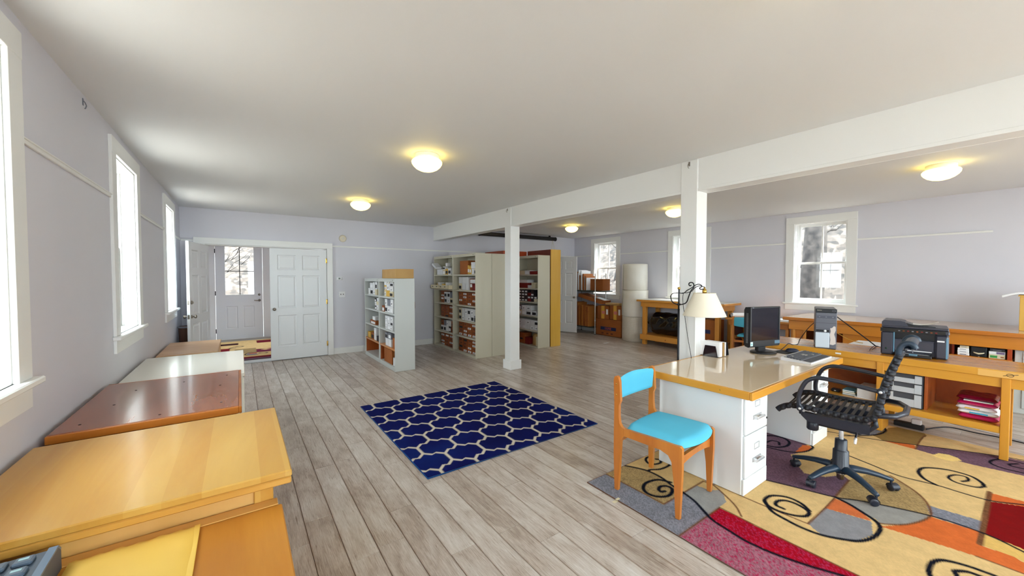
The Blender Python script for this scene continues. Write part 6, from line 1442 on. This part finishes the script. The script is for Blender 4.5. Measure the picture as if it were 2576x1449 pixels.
cable('black cable on the floor behind the bench', [(5.45, .655, .012), (5.60, .60, .012), (5.724, .52, .010), (5.72, .36, .010), (5.74, .22, .010), (5.72, .05, .010), (5.8, -.3, .010)], .006)
cable('thin grey cable drooping under the bench shelf', [(5.50, .80, .20), (5.56, .55, .10), (5.60, .35, .07), (5.72, .05, .02)], .003, M_BOXG)
# --- white panel, long counter and what it holds
t = th('white_cabinet', 'low white topped cabinet between bench and long counter', 'cabinet', (5.93, 1.15, 0)); pt(t, 'top', bx(5.675, 6.20, .96, 1.335, .705, .725, c=.002), M_WHITE); pt(t, 'body', bx(5.69, 6.18, .98, 1.32, 0, .705, c=.002), M_CAB)
t = th('long_counter', 'long honey wood counter along the right wall under the window', 'counter', (7.4, .7, 0))
M_CTOP = mat('counter_laminate', (206, 178, 154), .16, coat=.2)
pt(t, 'top', bx(6.87, 7.95, -.95, 2.35, .866, .8905, c=.001), M_CTOP); pt(t, 'front_edge', bx(6.84, 6.872, -.95, 2.37, .842, .891, c=.008), WD_O2)
pt(t, 'apron', bx(6.885, 6.91, -.93, 2.30, .705, .866, c=.003), WD_O2); pt(t, 'lower_board', bx(6.925, 6.945, .98, 1.66, .565, .705, c=.002), WD_O2)
pt(t, 'end_panel', bx(6.93, 7.90, 2.255, 2.285, 0, .866, c=.003), WD_O2); pt(t, 'end_panel', bx(6.93, 7.90, -.92, -.89, 0, .866, c=.003), WD_O2)
for y0 in (2.225, 2.09): pt(t, 'post', bx(6.91, 6.945, y0, y0 + .03, 0, .705, c=.002), WD_PZ)
pt(t, 'side_panel', bx(6.93, 6.942, 2.12, 2.225, 0, .705), WD_O2); pt(t, 'side_panel', bx(6.95, 7.6, 1.80, 1.82, 0, .705), WD_OR); pt(t, 'back_board', bx(7.60, 7.62, .62, 2.09, .2, .705), WD_R2)
pt(t, 'shelf', bx(6.88, 7.58, .202, .66, .556, .584, c=.003), WD_O2); pt(t, 'divider', bx(6.89, 7.58, .205, .238, .584, .705, c=.002), WD_R2); pt(t, 'divider', bx(6.92, 7.58, .625, .645, 0, .705, c=.002), WD_R); pt(t, 'shelf_back', bx(7.57, 7.59, .24, .62, .584, .705), M_BLACK2)
pt(t, 'support', bx(7.2, 7.22, .202, .66, 0, .556), WD_R)
for k, (z, h, y0, y1, lab) in enumerate([(.5852, .028, .508, .598, 'lowest white pack in the counter cubby'), (.6142, .028, .510, .600, 'middle white pack in the counter cubby'), (.6432, .026, .512, .598, 'upper white pack in the counter cubby'), (.6702, .026, .514, .582, 'small cream pack on top in the counter cubby')]):
    g = th('paper_pack', lab, 'paper pack', (6.91, (y0 + y1) / 2, z)); L = (y1 - y0) / 2; pt(g, 'wrapper', MB().box(0, .22, -L, L, 0, h, .003), M_PAPER if k < 3 else M_BOXC, w=False); pt(g, 'label', MB().box(-.001, .001, -L * .5, L * .6, h * .3, h * .5), M_INK if k == 0 else M_BOXG, w=False)
t = th('black_case', 'black case with a cream handle in the counter cubby', 'case', (6.91, .438, .5852)); pt(t, 'case', MB().box(0, .2, -.058, .060, 0, .112, .006), M_BLACK2, w=False); mb = MB(); mb.tube([(-.004, .040, .05), (-.010, .03, .045), (-.012, .0, .036), (-.010, -.03, .045), (-.004, -.040, .05)], [.005, .007, .010, .007, .005], 8); mb.cyl(.006, 0, .004, (0, 0), 10); pt(t, 'handle', mb, M_BOXC, w=False)
t = th('card_box', 'tan box with green label in the counter cubby', 'box', (6.905, .308, .5852)); pt(t, 'carton', MB().box(0, .2, -.056, .058, 0, .045, .002), M_BOXC, w=False); pt(t, 'green_label', MB().box(-.0015, .001, -.002, .048, .008, .034), mat('green_label', (50, 140, 66), .5), w=False); pt(t, 'stamp', MB().box(-.0015, .001, -.048, -.025, .014, .026), M_BROWN, w=False)
t = th('card_box', 'white and violet box on the green labelled box', 'box', (6.905, .308, .6316)); pt(t, 'carton', MB().box(0, .2, -.056, .058, 0, .032, .002), M_BOXW, w=False); pt(t, 'violet_print', MB().box(-.0015, .001, -.052, .004, .006, .028), mat('violet', (110, 92, 130), .5), w=False)
t = th('card_box', 'flat dark box topmost in the counter cubby', 'box', (6.91, .308, .665)); pt(t, 'carton', MB().box(0, .2, -.054, .052, 0, .03, .002), M_BOXB, w=False); pt(t, 'print', MB().box(-.0012, .001, -.03, .03, .01, .016), M_BOXG, w=False)
t = th('filing_cabinet', 'grey metal cabinet under the right end of the long counter', 'filing cabinet', (7.2, -.05, 0)); pt(t, 'body', bx(6.965, 7.55, -.32, .190, 0, .70, c=.004), M_STEEL2)
for z0, z1 in ((.06, .27), (.28, .48), (.49, .68)):
    d = pt(t, 'drawer', bx(6.955, 6.967, -.30, .135, z0, z1, c=.003), M_STEEL2); pt(d, 'pull', bx(6.945, 6.957, -.13, -.02, (z0 + z1) / 2, (z0 + z1) / 2 + .015, c=.003), M_NICKEL)
t = th('drawer_chest', 'small pine chest of drawers standing on the long counter', 'chest', (7.35, -.02, .8912)); pt(t, 'body', bx(7.205, 7.55, -.235, .175, .8912, 1.282, c=.003), WD_Y); pt(t, 'top', bx(7.19, 7.56, -.245, .187, 1.282, 1.297, c=.003), WD_Y)
for k in range(4):
    z0 = .965 + k * .077
    d = pt(t, 'drawer', bx(7.197, 7.207, -.20, .128, z0, z0 + .071, c=.003), WD_Y); pt(d, 'knob', MB().lathe([(.006, 0), (.010, .010), (.001, .014)], 10).xf(Matrix.Translation((7.197, -.03, z0 + .035)) @ Matrix.Rotation(-PI / 2, 4, 'Y')), M_BRASS)
pt(t, 'drawer_gap', bx(7.2035, 7.206, -.205, .133, .955, 1.275), M_INK)
t = th('cloth', 'folded white cloth hanging over the top of the pine chest', 'cloth', (7.36, .0, 1.3025))
def cloth(u, v):
    y = .30 - .56 * u; drop = max(0, y - .19); return (-.165 + .33 * v, y, .024 + .004 * math.sin(9 * u + 5 * v) - (drop * .35 if drop else 0))
mb = MB(); mb.grid(cloth, 24, 8); mb.grid(lambda u, v: (lambda p: (p[0], p[1], p[2] - .022))(cloth(u, 1 - v)), 24, 8)
for vv in (0, 1): mb.grid(lambda u, w_: (lambda p: (p[0], p[1], p[2] - .022 * w_))(cloth(u if vv else 1 - u, vv)), 24, 1)
mb.grid(lambda v, w_: (lambda p: (p[0], p[1], p[2] - .022 * w_))(cloth(0, v)), 8, 1); pt(t, 'fabric', mb, M_WHITE, w=False)
t = th('carton', 'flat tan carton on the floor under the long counter', 'carton', (6.55, .55, 0)); pt(t, 'body', MB().box(-.2, .2, -.2, .28, .001, .15, .003), M_CARD2, w=False); pt(t, 'tape', MB().box(-.201, .201, 0, .04, .1495, .1512), M_TAPE, w=False)
